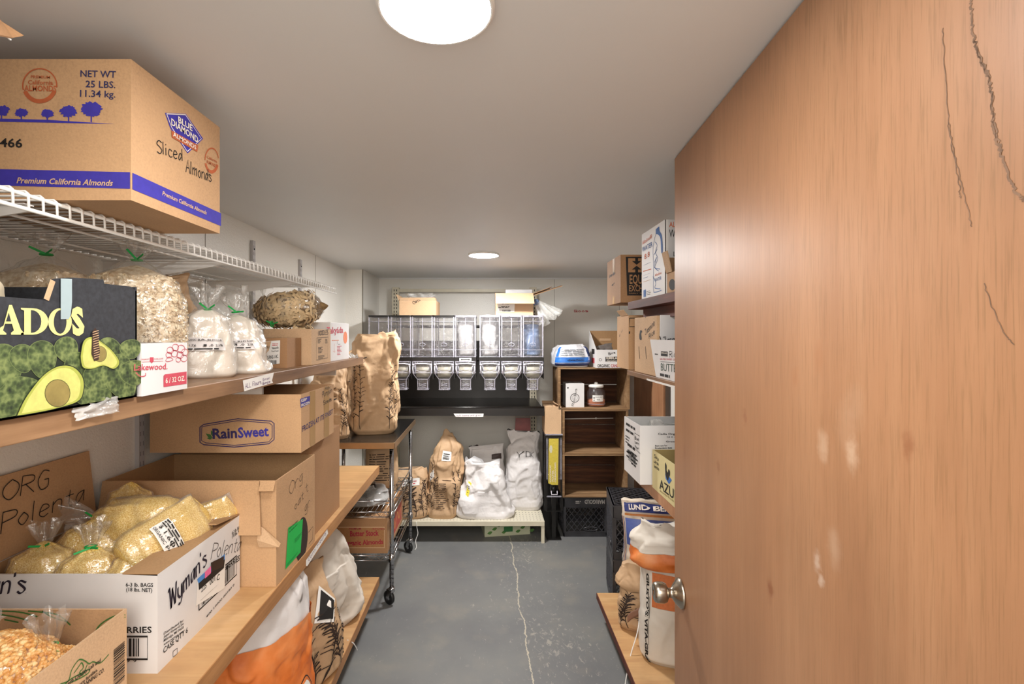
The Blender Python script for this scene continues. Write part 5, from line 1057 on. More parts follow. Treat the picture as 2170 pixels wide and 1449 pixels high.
# ------------------------------------------------------------------ single yellow-label dispenser with a post carton
root = thing('food_dispenser', 'narrow standing dispenser with a yellow printed sign and black frame by the crates', 'food dispenser', (.497, 3.75, 0))
bx0, bx1, by0, by1 = .440, .552, 3.655, 3.90
b = MB(); loft(b, [[V(((bx0 + bx1) / 2 + p[0], (by0 + by1) / 2 + p[1], z)) for p in rrect(bx1 - bx0, by1 - by0, .012)] for z in (.46, .78)], M_ACRYL); loft(b, [[V(((bx0 + bx1) / 2 + p[0] * s_, (by0 + by1) / 2 + p[1] * s_, z)) for p in rrect(bx1 - bx0, by1 - by0, .012)] for z, s_ in ((.39, .35), (.46, 1))], M_ACRYL)
for x in (bx0 + .003, bx1 - .003): b.bar((x, by0 + .003, .46), (x, by0 + .003, .78), .007, .007, M_ACRED)
b.build('hopper', root)
b = MB(); b.box(bx0 - .006, bx1 + .006, by0 - .008, by1 + .004, .778, .800, M_BLACK); b.box(bx0 - .008, bx1 + .008, by0 - .012, by1 + .004, .796, .803, M_ACRED); b.build('lid', root)
sg = Plane((bx0 + .012, by0 - .003, .42), (1, 0, 0), (0, 0, 1)); b = MB(); q = [(0, .012), (.004, .35), (.078, .35), (.074, .0), (.03, 0)]
b.poly(sg, q, ink('c9b644'), .001); VP = Plane(sg(0, 0, .0012), (0, 0, 1), (-1, 0, 0))
for i, st in enumerate(('COCONUT', 'WATER', 'CRUNCH CHIPS')): b.text(VP, st, (.02, -.022 - i * .018), (.02 + (.13, .09, .15)[i], -.022 - i * .018), .011, W_, px=False, bold=.02)
b.poly(sg, [(.02 + .012 * math.cos(a * .5), .27 + .03 * math.sin(a * .5)) for a in range(12)], ink('c8c4a8'), .0016); b.build('yellow_sign', root)
b = MB(); 
for x in (bx0 - .004, bx1 + .004): b.bar((x, by0 + .01, .22), (x, by0 + .01, .79), .008, .02, M_BLACK)
b.box(bx0 - .004, bx1 + .004, by1 - .02, by1, .0, .77, M_BLACK); b.box(bx0, bx1, by0 + .004, by1 - .02, .215, .222, M_BLACK); b.box(bx0, bx1, by0 + .002, by0 + .010, .325, .334, M_ACRED); b.box(.482, .512, by0 + .02, by0 + .05, 0, .34, M_BLACK)
b.box(bx0, bx1, by0, by1, 0, .01, M_BLACK); b.build('black_frame', root)
b = MB(); b.lathe([(.022, 0), (.026, .03), (.02, .06)], (.497, by0 + .05, .345), M_BLACK); b.tube([(.475, by0 - .004, .375), (.475, by0 - .012, .35), (.519, by0 - .012, .35), (.519, by0 - .004, .375)], .004, M_CLEARP); b.build('spout', root)
c = Carton('carton', 'small plain tan carton on top of the yellow-sign dispenser', .428, .552, 3.66, 3.85, .8035, 1.008, M_BOXL); c.flap('b', 55, .03); c.flap('r', -60, .06, 0, .6); c.done()
# ------------------------------------------------------------------ wooden crates standing on their sides
def wood_crate(label, x0, x1, z0, z1, y0=3.66, y1=3.98, gaps=1):
    root = thing('wooden_crate', label, 'crate', ((x0 + x1) / 2, (y0 + y1) / 2, z0), 'old wooden crates stacked as shelves'); tt = .012
    MB().box(x0, x1, y0, y1, z0, z0 + tt, M_CRATE_L).build('bottom_board', root, bevel=.002)
    MB().box(x0, x1, y0, y1, z1 - tt, z1, M_CRATE_L).build('top_board', root, bevel=.002)
    for a, e in ((x0, x0 + .018), (x1 - .018, x1)): MB().box(a, e, y0, y1, z0 + tt, z1 - tt, M_CRATE_L).build('end_board', root, bevel=.002)
    n = 2; hh_ = (z1 - z0 - 2 * tt) / n
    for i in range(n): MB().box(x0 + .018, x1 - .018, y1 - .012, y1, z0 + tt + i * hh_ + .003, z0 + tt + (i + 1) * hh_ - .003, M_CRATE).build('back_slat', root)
    return root
wood_crate('top wooden crate of the stack, holding a white tea box and a glass jar', .529, 1.071, .9865, 1.3035)
wood_crate('empty middle wooden crate of the stack with a pale rod across its back', .560, 1.060, .648, .986)
wood_crate('lowest wooden crate of the stack, resting on the upturned milk crate', .560, 1.055, .3215, .6475)
b = MB(); b.tube([(.60, 3.955, .865), (1.02, 3.955, .872)], .004, M_LABEL); b.ball((.88, 3.955, .8705), .009, M_LABEL); b.build('pale_rod', org=(.8, 3.955, .866), **tagged('thin pale rod across the back of the middle wooden crate', 'rod'))
cz = .9985
c = Carton('tea_box', 'white box with a round black emblem standing inside the top wooden crate', at(1199, 840, Y=3.70).x, at(1238, 840, Y=3.70).x, 3.70, 3.86, cz, 1.180, M_BOXW)
f = c.face('f'); ring(c.b, f, 1218, 843, 9, .004, K); ring(c.b, f, 1218, 843, 5.5, .0012, K); c.b.hand(f, 'Rooibos', (1216, 860), (1223, 824), 5, K, .0022); c.b.poly(f, [(1202, 820), (1205, 820), (1205, 823), (1202, 823)], K, px=True); c.done()
jx, jy = at(1263, 840, Y=3.76).x, 3.76; root = thing('glass_jar', 'glass jar of pinkish salt with a label and white lid inside the top crate', 'jar', (jx, jy, cz))
t = NT('jar_glass'); t.set((.95, .97, .96, 1), .04, **{'Transmission Weight': 1.0, 'IOR': 1.1}); M_JAR = M_ACRYL
b = MB(); b.lathe([(.055, 0), (.069, .008), (.071, .10), (.066, .122), (.052, .140), (.052, .150)], (jx, jy, cz), M_JAR); b.lathe([(.0712, .02), (.0715, .022), (.0712, .024)], (jx, jy, cz), M_ACRED); b.build('jar_body', root)
b = MB(); b.lathe([(.052, .003), (.066, .010), (.067, .052), (.05, .058), (.001, .06)], (jx, jy, cz), plain('b06a48', .7, 0, .12, 50)); b.build('contents', root)
b = MB(); b.lathe([(.054, .148), (.057, .150), (.057, .164), (.05, .170), (.001, .172)], (jx, jy, cz), M_LABEL); b.ball((jx, jy, cz + .178), (.016, .012, .011), M_LABEL); b.build('lid', root)
cyl = lambda x, y, h: V((jx + (.0715 + h) * math.sin(x / .0715), jy - (.0715 + h) * math.cos(x / .0715), cz + y))
b = MB(); b.rect(cyl, -.042, .045, .045, .092, M_LABEL, .0005, 10); b.text(cyl, 'PINK SALT', (-.02, .075), (.038, .075), .008, K, .0012, px=False); b.lines(cyl, -.036, .052, -.018, .085, 3, K, 3, .0012); b.lines(cyl, -.01, .055, .03, .066, 2, K, 4, .0012); b.build('label', root)
# on top of the crates
tz = 1.3042
M_RICEW = plain('d6d6da', .3, 0, .12, 20)
T = TR(.650, 3.83, tz + .070, -68, 0, 4); bg = Bag(T, .285, .125, .25, P_PILLOW, amp=.012, seed=121, cs=10); 
root = thing('rice_bag', 'plump white bag with bright blue bands lying on top of the wooden crates', 'bag', (.65, 3.80, tz)); 
bm2 = Bag(TR(.640, 3.69, tz + .002), .295, .24, .165, [(0, .9, .9), (.15, 1, 1), (.5, .97, 1), (.8, .86, .95), (1, .6, .7)], n=3, amp=.020, seed=121, cs=9)
bm2 = Bag(TR(.640, 3.80, tz + .002, rz=5), .295, .24, .165, [(0, .9, .9), (.15, 1, 1), (.5, .97, 1), (.8, .86, .95), (1, .6, .7)], n=3, amp=.016, seed=121, cs=9)
m = MB(); bm2.skin(M_RICEW, mb=m); BB = ink('2f6fc0', .35); DB = ink('1d2a55', .35)
m.rect(bm2.map, -.16, .035, .16, .075, BB, .001, 14); m.rect(bm2.map, -.16, .010, .16, .03, DB, .001, 14); m.text(bm2.map, 'defense', (-.03, .047), (.08, .047), .016, DB, .0025, px=False); 
m.rect(bm2.map, -.15, .08, -.115, .15, BB, .001, 8); m.rect(bm2.map, .115, .08, .15, .15, DB, .001, 8); m.lines(bm2.map, -.09, .09, .09, .14, 4, plain('8d939c', .4), 6, .0025, .5); m.build('printed_bag', root)
kx0, kx1, ky0, ky1 = .812, 1.06, 3.64, 3.90
c = Carton('sugar_carton', 'white open carton with slanted sides, black and red print, on the wooden crates', kx0, kx1, ky0, ky1, tz, 1.585, M_BOXW, M_BOXIN, open_top=True, front_z=1.44)
f, l = c.face('f'), c.face('l'); B = c.b; f2 = Plane(f(0, 0, .0005), f.u, f.v)
B.poly(f, [(1283, 756), (1322, 755), (1322, 766), (1283, 766)], K, px=True); B.text(f2, 'KIRKLAND', (1285, 761), (1318, 761), 5, W_, bold=.03); B.text(f2, 'Signature', (1285, 765.5), (1310, 765.5), 3, W_, shear=.2); B.text(f, 'ORGANIC', (1266, 778), (1292, 778), 6.5, K, bold=.02); B.text(f, 'CANE SUGAR', (1294.5, 778), (1330, 778), 6.5, RED, bold=.02); B.hand(f, 'Bms', (1290, 752), (1304, 749), 5, K, .003)
ring(B, f, 1272, 762, 2.6, .003, K); q = l.px(1256, 770); B.rect(l, .10, .03, .2, .07, RED, .0007); B.rect(l, .10, .10, .2, .14, K, .0007)
ibp = c.face('ib'); q = [ibp.px(x, y) for x, y in ((1270, 717), (1294, 717), (1294, 722), (1270, 722))]; B.poly(ibp, q, M_BOXL, .001); c.done()
sack('dark_pouch', 'grey crumpled pouch showing above the cut-down front of the white carton', TR(.90, 3.77, tz + .005), .14, .10, .165, plain('6b6460', .4, 0, .3, 20), None, P_SACK, amp=.02, seed=131)
# ------------------------------------------------------------------ milk crates
def milk_crate(label, cx_, cy_, z0, yaw, upside=True, text=None):
    S_, H_ = .330, .302; T = TR(cx_, cy_, z0, 0, 0, yaw); root = thing('milk_crate', label, 'milk crate', (cx_, cy_, z0), 'black plastic milk crates'); h = S_ / 2
    for k in range(4):
        Tk = T @ Matrix.Rotation(k * math.pi / 2, 4, 'Z'); b = MB(Tk); y = -h
        b.box(-h, h, y, y + .006, H_ - .075, H_ - .004, M_CRATEP); b.box(-h, h, y - .003, y + .008, H_ - .008, H_, M_CRATEP); b.box(-h, h, y, y + .006, 0, .035, M_CRATEP); b.box(-h, h, y - .003, y + .008, .035, .042, M_CRATEP); b.box(-h, h, y - .003, y + .006, H_ - .08, H_ - .074, M_CRATEP)
        for s_ in (-1, 1): b.box(s_ * h - .018 if s_ > 0 else -h, h if s_ > 0 else -h + .018, y - .002, y + .007, .03, H_ - .07, M_CRATEP)
        lo, hi = .040, H_ - .078; st = .042
        for i in range(-6, 9):
            for s_ in (1, -1):
                xa = i * st * 1.0; p0, p1 = (xa - .09, lo), (xa - .09 + (hi - lo) * .8, hi)
                if s_ < 0: p0, p1 = (-p0[0], p0[1]), (-p1[0], p1[1])
                t0, t1 = 0, 1; dx = p1[0] - p0[0]
                for lim in (-h + .01, h - .01):
                    tt = (lim - p0[0]) / dx
                    if (lim < 0) == (dx > 0): t0 = max(t0, tt)
                    else: t1 = min(t1, tt)
                if t1 - t0 > .05:
                    a = (p0[0] + dx * t0, lo + (hi - lo) * t0); e = (p0[0] + dx * t1, lo + (hi - lo) * t1); b.bar((a[0], y + .003 + s_ * .001, a[1]), (e[0], y + .003 + s_ * .001, e[1]), .0045, .007, M_CRATEP, (0, 1, 0))
        b.tube([(-.01 + .055 * math.cos(a * .4488) + .05, y - .003, .062 + .014 * math.sin(a * .4488)) for a in range(14)], .0035, M_CRATEP, 6, True)
        ob = b.build('side_lattice', root)
        if k == 0 and text:
            f = MB(); pl_ = Plane(Tk @ V((-h, y - .0006, 0)), Tk.to_3x3() @ V((1, 0, 0)), (0, 0, 1)); UP = Plane(pl_(.145 + .17, H_ - .018, 0), -pl_.u, -pl_.v)
            f.text(UP, text, (0, 0), (.155, 0), .030, plain('b5b2ae', .5), .0008, px=False, bold=.03); f.lines(Plane(pl_(0, 0, 0), pl_.u, pl_.v), .09, H_ - .046, .138, H_ - .020, 2, plain('b5b2ae', .5), 3, .0008, .5); f.build('molded_letters', root)
    b = MB(T); zt = H_ - .006 if upside else 0; b.box(-h, h, -h, -h + .014, zt, zt + .006, M_CRATEP); b.box(-h, h, h - .014, h, zt, zt + .006, M_CRATEP); b.box(-h, -h + .014, -h, h, zt, zt + .006, M_CRATEP); b.box(h - .014, h, -h, h, zt, zt + .006, M_CRATEP)
    for i in range(-7, 8):
        for s_ in (1, -1):
            c0 = i * .044; a = V((-h + .01, c0 - (h - .01) * .9 * s_, 0)); e = V((h - .01, c0 + (h - .01) * .9 * s_, 0)); d_ = e - a; t0, t1 = 0, 1
            for lim in (-h + .01, h - .01):
                tt = (lim - a.y) / d_.y
                if (lim < 0) == (d_.y > 0): t0 = max(t0, tt)
                else: t1 = min(t1, tt)
            if t1 - t0 > .03: b.bar(a + d_ * t0 + V((0, 0, zt + .003 + s_ * .0008)), a + d_ * t1 + V((0, 0, zt + .003 + s_ * .0008)), .0045, .005, M_CRATEP)
    b.build('bottom_lattice', root)
    return root
milk_crate('upturned black milk crate with pale upside-down letters under the wooden crates', .745, 3.885, 0, 0, True, 'MARIGOLD')
milk_crate('bottom black milk crate of the pair behind the rice sack', .878, 2.83, 0, -7.8)
milk_crate('upper black milk crate of the pair, its bottom lattice facing up', .878, 2.83, .3025, -7.8)
# ================================================================== shelving along the right wall
XR = .59
def rshelf(name, label, z0, z1, y1, m, xr=XR):
    root = thing(name, label, 'shelf', (WR, 1.6, z0)); MB().box(xr, WR - .002, .95, y1, z0, z1, m).build('board', root, bevel=.0015); return root
rs = rshelf('wall_shelf', 'dark red-brown top shelf holding the water carton', 1.657, 1.689, 2.045, M_DKW)
MB().box(XR + .05, XR + .07, 1.0, 2.0, 1.615, 1.6565, M_DKW).build('cleat', rs)
rs = rshelf('wall_shelf', 'thin brown shelf at eye level holding rice cartons', 1.382, 1.401, 2.06, M_BRN); MB().box(XR - .0012, XR, 1.30, 1.80, 1.3825, 1.389, M_LABEL).build('label_strip', rs)
rs = rshelf('wall_shelf', 'waist-high brown shelf below the white grain carton', .966, 1.005, 1.96, M_LAUAN)
rs = thing('floor_shelf', 'low plywood platform beside the door carrying flour sacks', 'shelf', (WR, 1.8, 0)); ZR = .146
MB().box(.592, WR - .002, .95, 2.635, ZR - .03, ZR, M_PLY).build('board', rs); MB().box(.588, .592, .95, 2.635, ZR - .03, ZR, M_DKW).build('edge_band', rs)
for y in (1.2, 2.3): MB().box(.68, 1.25, y - .04, y + .04, 0, ZR - .03, M_BRN).build('block', rs)
for i, y in enumerate((1.50, 1.90)):
    b = MB(); b.box(WR - .014, WR, y - .0125, y + .0125, .4, 2.0, M_STD)
    for j in range(48): b.box(WR - .0144, WR - .0139, y - .006, y - .002, .43 + j * .032, .444 + j * .032, K)
    b.build('shelf_standard', org=(WR, y, .4), **tagged('white slotted standard on the door-side wall, ' + ('nearer the door', 'nearer the wooden crates')[i], 'shelf standard', 'slotted wall standards'))
# top shelf
zt = 1.690
c = Carton('water_carton', 'tall white water carton with blue and orange print and a bottle drawing', .600, .905, 1.645, 1.892, zt, 1.943, M_BOXW)
l, f = c.face('l'), c.face('f'); B = c.b; OB, BL = ink('d8692e'), ink('3a66a8')
B.text(l, 'Alkaline88', (1361.5, 519), (1382, 504), 8, OB, bold=.0); B.text(l, 'WATER', (1361.5, 534), (1383, 522), 10, BL); B.text(l, '8.8', (1366, 550), (1377, 543), 11, OB, bold=.0)
for (a, q, y, mm) in ((1364, 1381, 562, BL), (1364, 1380, 570, BL), (1364, 1381, 584, BL), (1364, 1380, 590, BL), (1363, 1380, 598, ink('d8a86a'))): B.lines(l, *l.px(a, y), *l.px(q, y - 7), 1, mm, y, fill=.7)
B.line(l, [(1363, 575), (1380, 570)], .003, OB, px=True); B.text(l, 'Alkaline', (1388, 586), (1402, 580), 5, OB); B.text(l, 'WATER', (1388, 597), (1402, 592), 7, BL)
B.poly(l, smooth([(1390, 486), (1397, 480), (1398, 489), (1403, 500), (1405, 530), (1402, 536), (1400, 506), (1395, 497), (1390, 496)]), BL, .0008, px=True)
for P in ([(1390, 496), (1386, 512), (1384, 530), (1385, 560), (1385, 612), (1388, 619), (1402, 615)], [(1388, 512), (1393, 520), (1389, 534), (1394, 548), (1388, 566), (1396, 574)], [(1386, 540), (1393, 528)], [(1387, 556), (1392, 545), (1387, 566), (1399, 570)], [(1384, 586), (1390, 600), (1388, 610), (1400, 612)]): B.line(l, smooth(P), .0026, BL, px=True)
B.poly(l, [(1364, 615), (1369, 613), (1369, 628), (1364, 630)], BL, .0008, px=True); B.lines(l, *l.px(1371, 625), *l.px(1381, 612), 3, K, 3, fill=.3)
B.text(f, 'ALKALINE', (1418, 481), (1468, 481), 11, OB); B.text(f, 'WATER', (1418, 503), (1460, 503), 17, K, bold=.0); B.text(f, 'LESS', (1427, 543), (1450, 543), 10, K); B.rect(f, 0, 0, .012, .253, M_LABEL, .0006); B.rect(f, .0, 0, .003, .253, K, .0009); c.done()
c = Carton('exchange_carton', 'brown carton with black square arrow logo overhanging the top shelf end', .570, .860, 2.085, 2.318, zt + .001, 1.897, M_BOXD)
f, l = c.face('f'), c.face('l'); B = c.b; BKI = ink('17110d')
B.poly(f, [(1326, 544), (1400, 544), (1400, 626), (1329, 626)], BKI, .0006, px=True); f2 = Plane(f(0, 0, .0005), f.u, f.v); TANI = ink('a87c54')
B.poly(f2, [(1331, 547), (1364, 547), (1364, 577), (1331, 577)], TANI, px=True); f3 = Plane(f(0, 0, .001), f.u, f.v)
B.poly(f3, [(1346, 547), (1352, 547), (1352, 553), (1359, 553), (1349, 561), (1339, 553), (1346, 553)], BKI, px=True); B.poly(f3, [(1346, 577), (1352, 577), (1352, 571), (1359, 571), (1349, 563), (1339, 571), (1346, 571)], BKI, px=True)
B.text(f2, 'EQUAL', (1334, 601), (1378, 601), 19, TANI, bold=.02); B.text(f2, 'EXCHANGE', (1333, 617), (1392, 617), 13, TANI, bold=.015); B.text(f2, 'FAIRLY TRADED', (1333, 622.5), (1380, 622.5), 2.5, TANI)
B.hand(l, 'Green Box', (1291, 589), (1304, 580), 6, K, .003); B.hand(l, 'or', (1297, 606), (1303, 602), 5, K, .003); c.tape('l', .10, .0, .135, .035, TAPE); c.tape('l', .10, .14, .135, .206, TAPE); c.done()
c = Carton('torn_carton', 'small torn open brown carton with a hand hole at the top shelf edge', .600, .80, 1.46, 1.625, zt, 1.757, M_BOX, M_BOXD, open_top=True)
l = c.face('l'); c.b.poly(l, [(1425 + 7 * math.cos(a * .4), 603 + 12 * math.sin(a * .4)) for a in range(16)], BKI, .0007, px=True)
c.flap('b', 10, .055, 0, .30, name='torn_flap'); c.flap('l', 12, .07, .72, 1.0, M_BOXL, name='torn_flap'); c.done()
# eye-level shelf
ze = 1.402
c = Carton('tall_carton', 'narrow brown carton overhanging the far end of the thin brown shelf', .600, .90, 2.07, 2.255, ze, 1.636, M_BOX, M_BOXD, open_top=True)
f, l = c.face('f'), c.face('l'); B = c.b; B.text(f, 'KEEP DRY', (1346, 680), (1372, 680), 7, BKI, bold=.02); B.line(f, [(1334, 674), (1385, 674), (1385, 692), (1334, 692)], .003, K, px=True, closed=True); B.poly(f, [(1332.5, 702), (1335, 702), (1335, 707), (1332.5, 707)], K, px=True); B.hand(l, 'c w', (1313, 714), (1320, 700), 5, K, .002)
c.flap('l', 40, .03, .05, .6, M_BOXL, name='torn_flap', label='torn carton strip folded outward'); c.done()
c = Carton('rice_carton', 'light brown carton with hand-hole slots and jasmine rice handwriting', .600, .92, 1.725, 1.985, ze, 1.620, M_BOXL, M_BOXD, open_top=True)
l = c.face('l'); B = c.b; B.hand(l, 'Jasmine', (1368, 710), (1388, 688), 12, K, .0024); B.hand(l, 'Rice', (1376, 718), (1388, 706), 10, K, .0024)
B.poly(l, smooth([(1356, 704), (1357, 700), (1360, 700), (1361, 703), (1359, 707), (1360, 719), (1356, 719), (1355, 711), (1356, 704)]), BKI, .0007, px=True)
for x in (1354, 1368): B.line(l, [(x, 734), (x + 2, 760)], .004, BKI, px=True)
B.line(l, [(1368, 669), (1369, 674)], .004, BKI, px=True); c.done()
c = Carton('butter_carton', 'white butter carton with slanted front and handwritten flap near the door', .605, .90, 1.50, 1.705, ze, 1.53, M_BOXW, M_BOXG, open_top=True)
bp = Plane((.594, 1.80, ze), (0, -1, 0), (0, 0, 1)); b = MB()
q = [(.085, 0), (.35, 0), (.35, .132), (.022, .132)]; b.add([bp(x, y, 0) for x, y in q] + [bp(x, y, -.004) for x, y in q], [(0, 1, 2, 3), (7, 6, 5, 4), (4, 5, 1, 0), (5, 6, 2, 1), (6, 7, 3, 2), (7, 4, 0, 3)], M_BOXW)
B = b; B.text(bp, 'BUTTER', (1401, 785), (1441, 790), 16, ink('33473a'), bold=.0); B.line(bp, [(1400, 766), (1440, 769)], .001, K, px=True); B.text(bp, 'SALTED SWEET CREAM', (1399, 762), (1440, 764), 3.4, RED); B.poly(bp, [(1401, 744), (1415, 745), (1415, 755), (1401, 754)], K, px=True); B.text(Plane(bp(0, 0, .0004), bp.u, bp.v), 'KIRKLAND', (1402, 749), (1414, 750), 3, W_); B.hand(bp, 'Rice', (1419, 757), (1440, 757), 13, K, .0022); B.lines(bp, *bp.px(1399, 796), *bp.px(1430, 791), 1, K, 3, fill=.5); B.lines(bp, *bp.px(1388, 751), *bp.px(1397, 749), 1, K, 3, fill=.7)
b.build('front_flap', c.root); P, o_ = c.flap('b', -2, .09, 0, 1, M_BOXW)
b = MB(); fp = Plane((.605, 1.700, 1.53), (1, 0, 0), (0, 0, 1)); b.hand(fp, 'Jasmine', (1406, 728), (1448, 722), 14, K, .0022, h=.004); b.line(fp, [(1397, 712), (1405, 738)], .003, K, h=.004, px=True); b.build('handwriting', c.root); c.done()
# waist-high shelf
zw = 1.0055
c = Carton('grain_carton', 'white open carton with printed side and marker note on the waist-high shelf', .552, .90, 1.762, 1.965, zw, 1.220, M_BOXW, M_BOXG, open_top=True)
f, l = c.face('f'), c.face('l'); B = c.b
B.text(f, 'Cadia Organic Coconut', (1394, 921), (1476, 921), 3.8, K, bold=.02); B.text(f, '12 x 33.8', (1413, 927), (1442, 926), 3.2, K, bold=.02); B.text(f, 'Gross weight', (1411, 937), (1456, 937), 3.4, K, bold=.02); B.text(f, 'Best use by:', (1388, 946), (1414, 945), 3.4, K, bold=.02); B.text(f, 'Production date', (1388, 951), (1424, 950), 3.4, K, bold=.02)
for (a, q, n1) in (((1327, 912), (1350, 901), 2), ((1326, 936), (1335, 924), 3), ((1330, 957), (1349, 943), 2), ((1328, 966), (1336, 955), 2), ((1338, 982), (1353, 963), 4)): B.lines(l, *l.px(*a), *l.px(*q), n1, K, 3, fill=.4)
q0, q1 = l.px(1332, 986), l.px(1348, 972); B.frame(l, q0[0], .055, q1[0], .095, .002, K); B.bars(l, q0[0] + .004, .058, q1[0] - .004, .092, K)
B.line(l, [(1356, 924), (1345, 917), (1344, 948), (1357, 961)], .002, K, px=True); B.hand(l, 'Blue', (1346, 930), (1354, 934), 7, K, .0022); B.hand(l, 'corn', (1346, 939), (1354, 943), 6, K, .0022); B.hand(l, 'flour', (1346, 948), (1354, 953), 6, K, .0022); c.done()
clear_bag('plastic_bag', 'crinkled clear bag showing above the rim of the white grain carton', TR(.74, 1.86, zw + .006), .22, .13, .05, .205, .0, M_FLOUR, None, prof=P_FULL, seed=141, amp=.02, film=M_FILMW)
c = Carton('cream_carton', 'cream-yellow open carton with a bird and blue diamond logo nearest the door', .588, .88, 1.50, 1.735, zw, 1.140, plain('d9cd98', .6, 0, .05), plain('9a8654', .65, 0, .1), open_top=True)
l = c.face('l'); B = c.b
B.poly(l, [(1410, 1003), (1417, 1008), (1424, 1017), (1418, 1026), (1411, 1014)], ink('3a70b8'), .0007, px=True)
B.poly(l, smooth([(1410, 979), (1413, 986), (1413, 996), (1416, 1001), (1417, 994), (1420, 998), (1420, 1006), (1418, 1011), (1416, 1018), (1413, 1012), (1411, 1005), (1410, 990)]), K, .0012, px=True)
B.text(l, 'AZURE', (1398, 1034), (1448, 1073), 20, K, bold=.012); B.text(l, 'Bountiful Foods Naturally', (1399, 1041), (1450, 1080), 4, ink('8a7a4a'))
B.hand(l, 'Soy', (1387, 969), (1396, 975), 7, K, .0022); B.hand(l, 'white', (1386, 980), (1396, 986), 6, K, .0022); B.hand(l, 'lentils', (1387, 990), (1397, 997), 6, K, .0022); c.done()
sack('white_pouch', 'small white pouch inside the cream-yellow carton', TR(.70, 1.60, zw + .006), .12, .10, .13, M_PAPERW, None, P_SACK, amp=.012, seed=145)
# sacks on the low platform by the door
M_RICE2 = plain('d2c4b2', .45, 0, .1, 8); M_BLUE2 = ink('4a5c9c', .4); M_NAVY = ink('26306a', .4); M_GOLD2 = ink('c07a3a', .4)
def lund(b):
    mp = b.map; m = b.mb; H = b.h
    m.rect(mp, -.13, H * .62, .13, H * .84, M_BLUE2, .001, 10); m.rect(mp, -.13, H * .90, .13, H * .985, M_NAVY, .001, 10); m.rect(mp, -.13, H * .865, .13, H * .885, M_GOLD2, .001, 10)
    m.text(mp, 'LUNDBERG', (-.085, H * .925), (.075, H * .925), .024, W_, .006, px=False, bold=.03); m.rect(mp, -.005, H * .69, .13, H * .80, plain('171a2c', .4), .0045, 8); m.text(mp, 'LUNDBERG', (.005, H * .725), (.17, H * .725), .030, W_, .007, px=False, bold=.015); m.text(mp, 'Family Farms', (.03, H * .70), (.11, H * .70), .010, W_, .007, px=False, shear=.2)
    m.line(mp, smooth([(.03, H * .775), (.06, H * .795), (.09, H * .775)]), .006, M_GOLD2, .007)
    for x, mm in ((-.145, M_NAVY), (-.16, M_GOLD2), (-.17, M_NAVY)): m.line(mp, [(x, H * k / 20) for k in range(1, 18)], .006, mm, .0012)
    UPL = lambda x, y, h: mp(-.19 - y, x, h); m.text(UPL, 'FAMILY FARMS', (.10, 0), (.36, 0), .022, M_NAVY, .0016, px=False, bold=.03)
sack('rice_sack', 'blue and white rice sack with folded printed top leaning before the black milk crates', TR(.845, 2.475, ZR, rz=-12), .29, .18, .545, M_RICE2, 'printed sacks by the door', [(0, .9, .9), (.06, 1, 1), (.4, 1.0, 1.05), (.7, .98, .9), (.88, .98, .5), (1, 1.0, .14)], lund, amp=.018, seed=151, cs=7, lean=(-.01, .05))
M_VITA = plain('ddd6ca', .5, 0, .06, 6, .2, 30)
def vita(b):
    m = b.mb; mp = b.map; H = b.h; OR2 = ink('c9713c', .5)
    m.rect(mp, -.085, H * .55, .02, H * .86, OR2, .001, 10); m.rect(mp, .022, H * .55, .04, H * .86, ink('9fb0ac', .5), .001, 8)
    for x in (-.10, .05, .06): m.line(mp, [(x, H * k / 22) for k in range(4, 15)], .002, K, .0015)
    VT = lambda x, y, h: mp(-.105 - y, H * .86 - x, h)
    VT = lambda x, y, h: mp(-.125 + y, H * .84 - x, h)
    m.text(VT, "GIUSTO'S VITA-GRAIN", (0, 0), (.42, 0), .020, K, .0016, px=False, bold=.04)
    m.line(mp, [(-.13, .2), (-.095, .2), (-.095, .33)], .0015, K, .0015)
sack('flour_sack', 'white and orange flour sack with vertical black lettering, beside the door knob', TR(.825, 2.13, ZR, rz=-16), .31, .23, .455, M_VITA, 'printed sacks by the door', [(0, .9, .88), (.05, 1, 1), (.5, .99, 1.02), (.85, .97, .92), (1, .96, .8)], vita, amp=.012, seed=153, cs=7)
root_s = bpy.data.objects['flour_sack.001'] if 'flour_sack.001' in bpy.data.objects else bpy.data.objects['flour_sack']
T = TR(.80, 2.12, ZR + .428, 10, -4, -16); bg = Bag(T, .33, .25, .16, [(0, .96, .85), (.2, 1.02, .9), (.6, 1, .6), (1, .7, .15)], n=2.6, amp=.030, cs=9, seed=157)
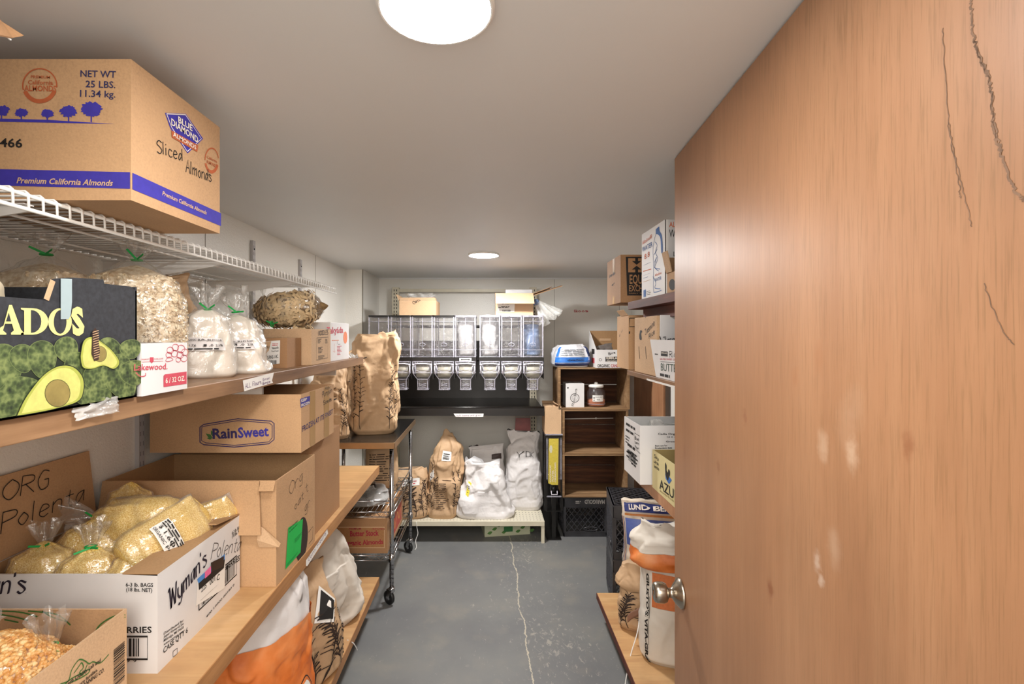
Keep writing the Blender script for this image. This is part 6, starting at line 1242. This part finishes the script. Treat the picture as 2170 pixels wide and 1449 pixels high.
m = MB(); bg.skin(M_ORNG, 60, 30, mb=m, v1=.45); bg.skin(M_VITA, 60, 30, mb=m, v0=.45); 
m.poly(bg.map, [(.05 + .036 * math.cos(a * .4), .105 + .036 * math.sin(a * .4)) for a in range(16)], ink('c9713c', .5), .003); m.poly(bg.map, [(.05 + .026 * math.cos(a * .4), .105 + .026 * math.sin(a * .4)) for a in range(16)], M_LABEL, .004); m.poly(bg.map, [(.05 + .015 * math.cos(a * .8), .105 + .015 * math.sin(a * .8)) for a in range(8)], K, .005); m.line(bg.map, [(.05 + .038 * math.cos(a * .4), .105 + .038 * math.sin(a * .4)) for a in range(17)], .003, K, .004)
m.build('rolled_top', root_s, org=ORG[root_s.name], label='orange and white rolled sack top with round seal')
sack('kraft_bag', 'short kraft bag with folded collar and torn brown strip on the platform by the door', TR(.715, 2.345, ZR, rz=-20), .165, .13, .30, M_PAPER, None, [(0, .9, .9), (.07, 1, 1), (.4, 1.02, 1.02), (.62, .9, .85), (.72, 1.12, 1.05), (1, .85, .35)], lambda b: b.branches([-.05, -.02, .02, .05], seed=61, y1=.6, wd=.0035), amp=.020, seed=159, cs=10)
b = MB(); b.grid(lambda u, v: V((.640 + .12 * u, 2.225 + .02 * u + .004 * math.sin(u * 9), .245 + .065 * u + .035 * (v - .5) + .006 * noise.noise(V((u * 6, v * 3, 2))))), 14, 4, plain('8a6450', .6, 0, .15), False); kb = [o for o in bpy.data.objects if o.name.startswith('kraft_bag') and 'torn brown strip' in o.get('label', '')][0]
ob = b.build('torn_strip', kb); m_ = ob.modifiers.new('t', 'SOLIDIFY'); m_.thickness = .0015
p0, p1 = at(1358, 1290, Y=2.20), at(1325, 1449, X=.585); b = MB(); b.tube(smooth([p0, p0.lerp(p1, .3) + V((.004, 0, -.01)), p0.lerp(p1, .6) + V((-.004, 0, -.008)), p1, V((.582, p1.y - .03, .06))]), .0022, M_LABEL, 6); b.build('sack_string', org=p0, **tagged('long white sack string trailing from the short kraft bag over the platform edge', 'string'))
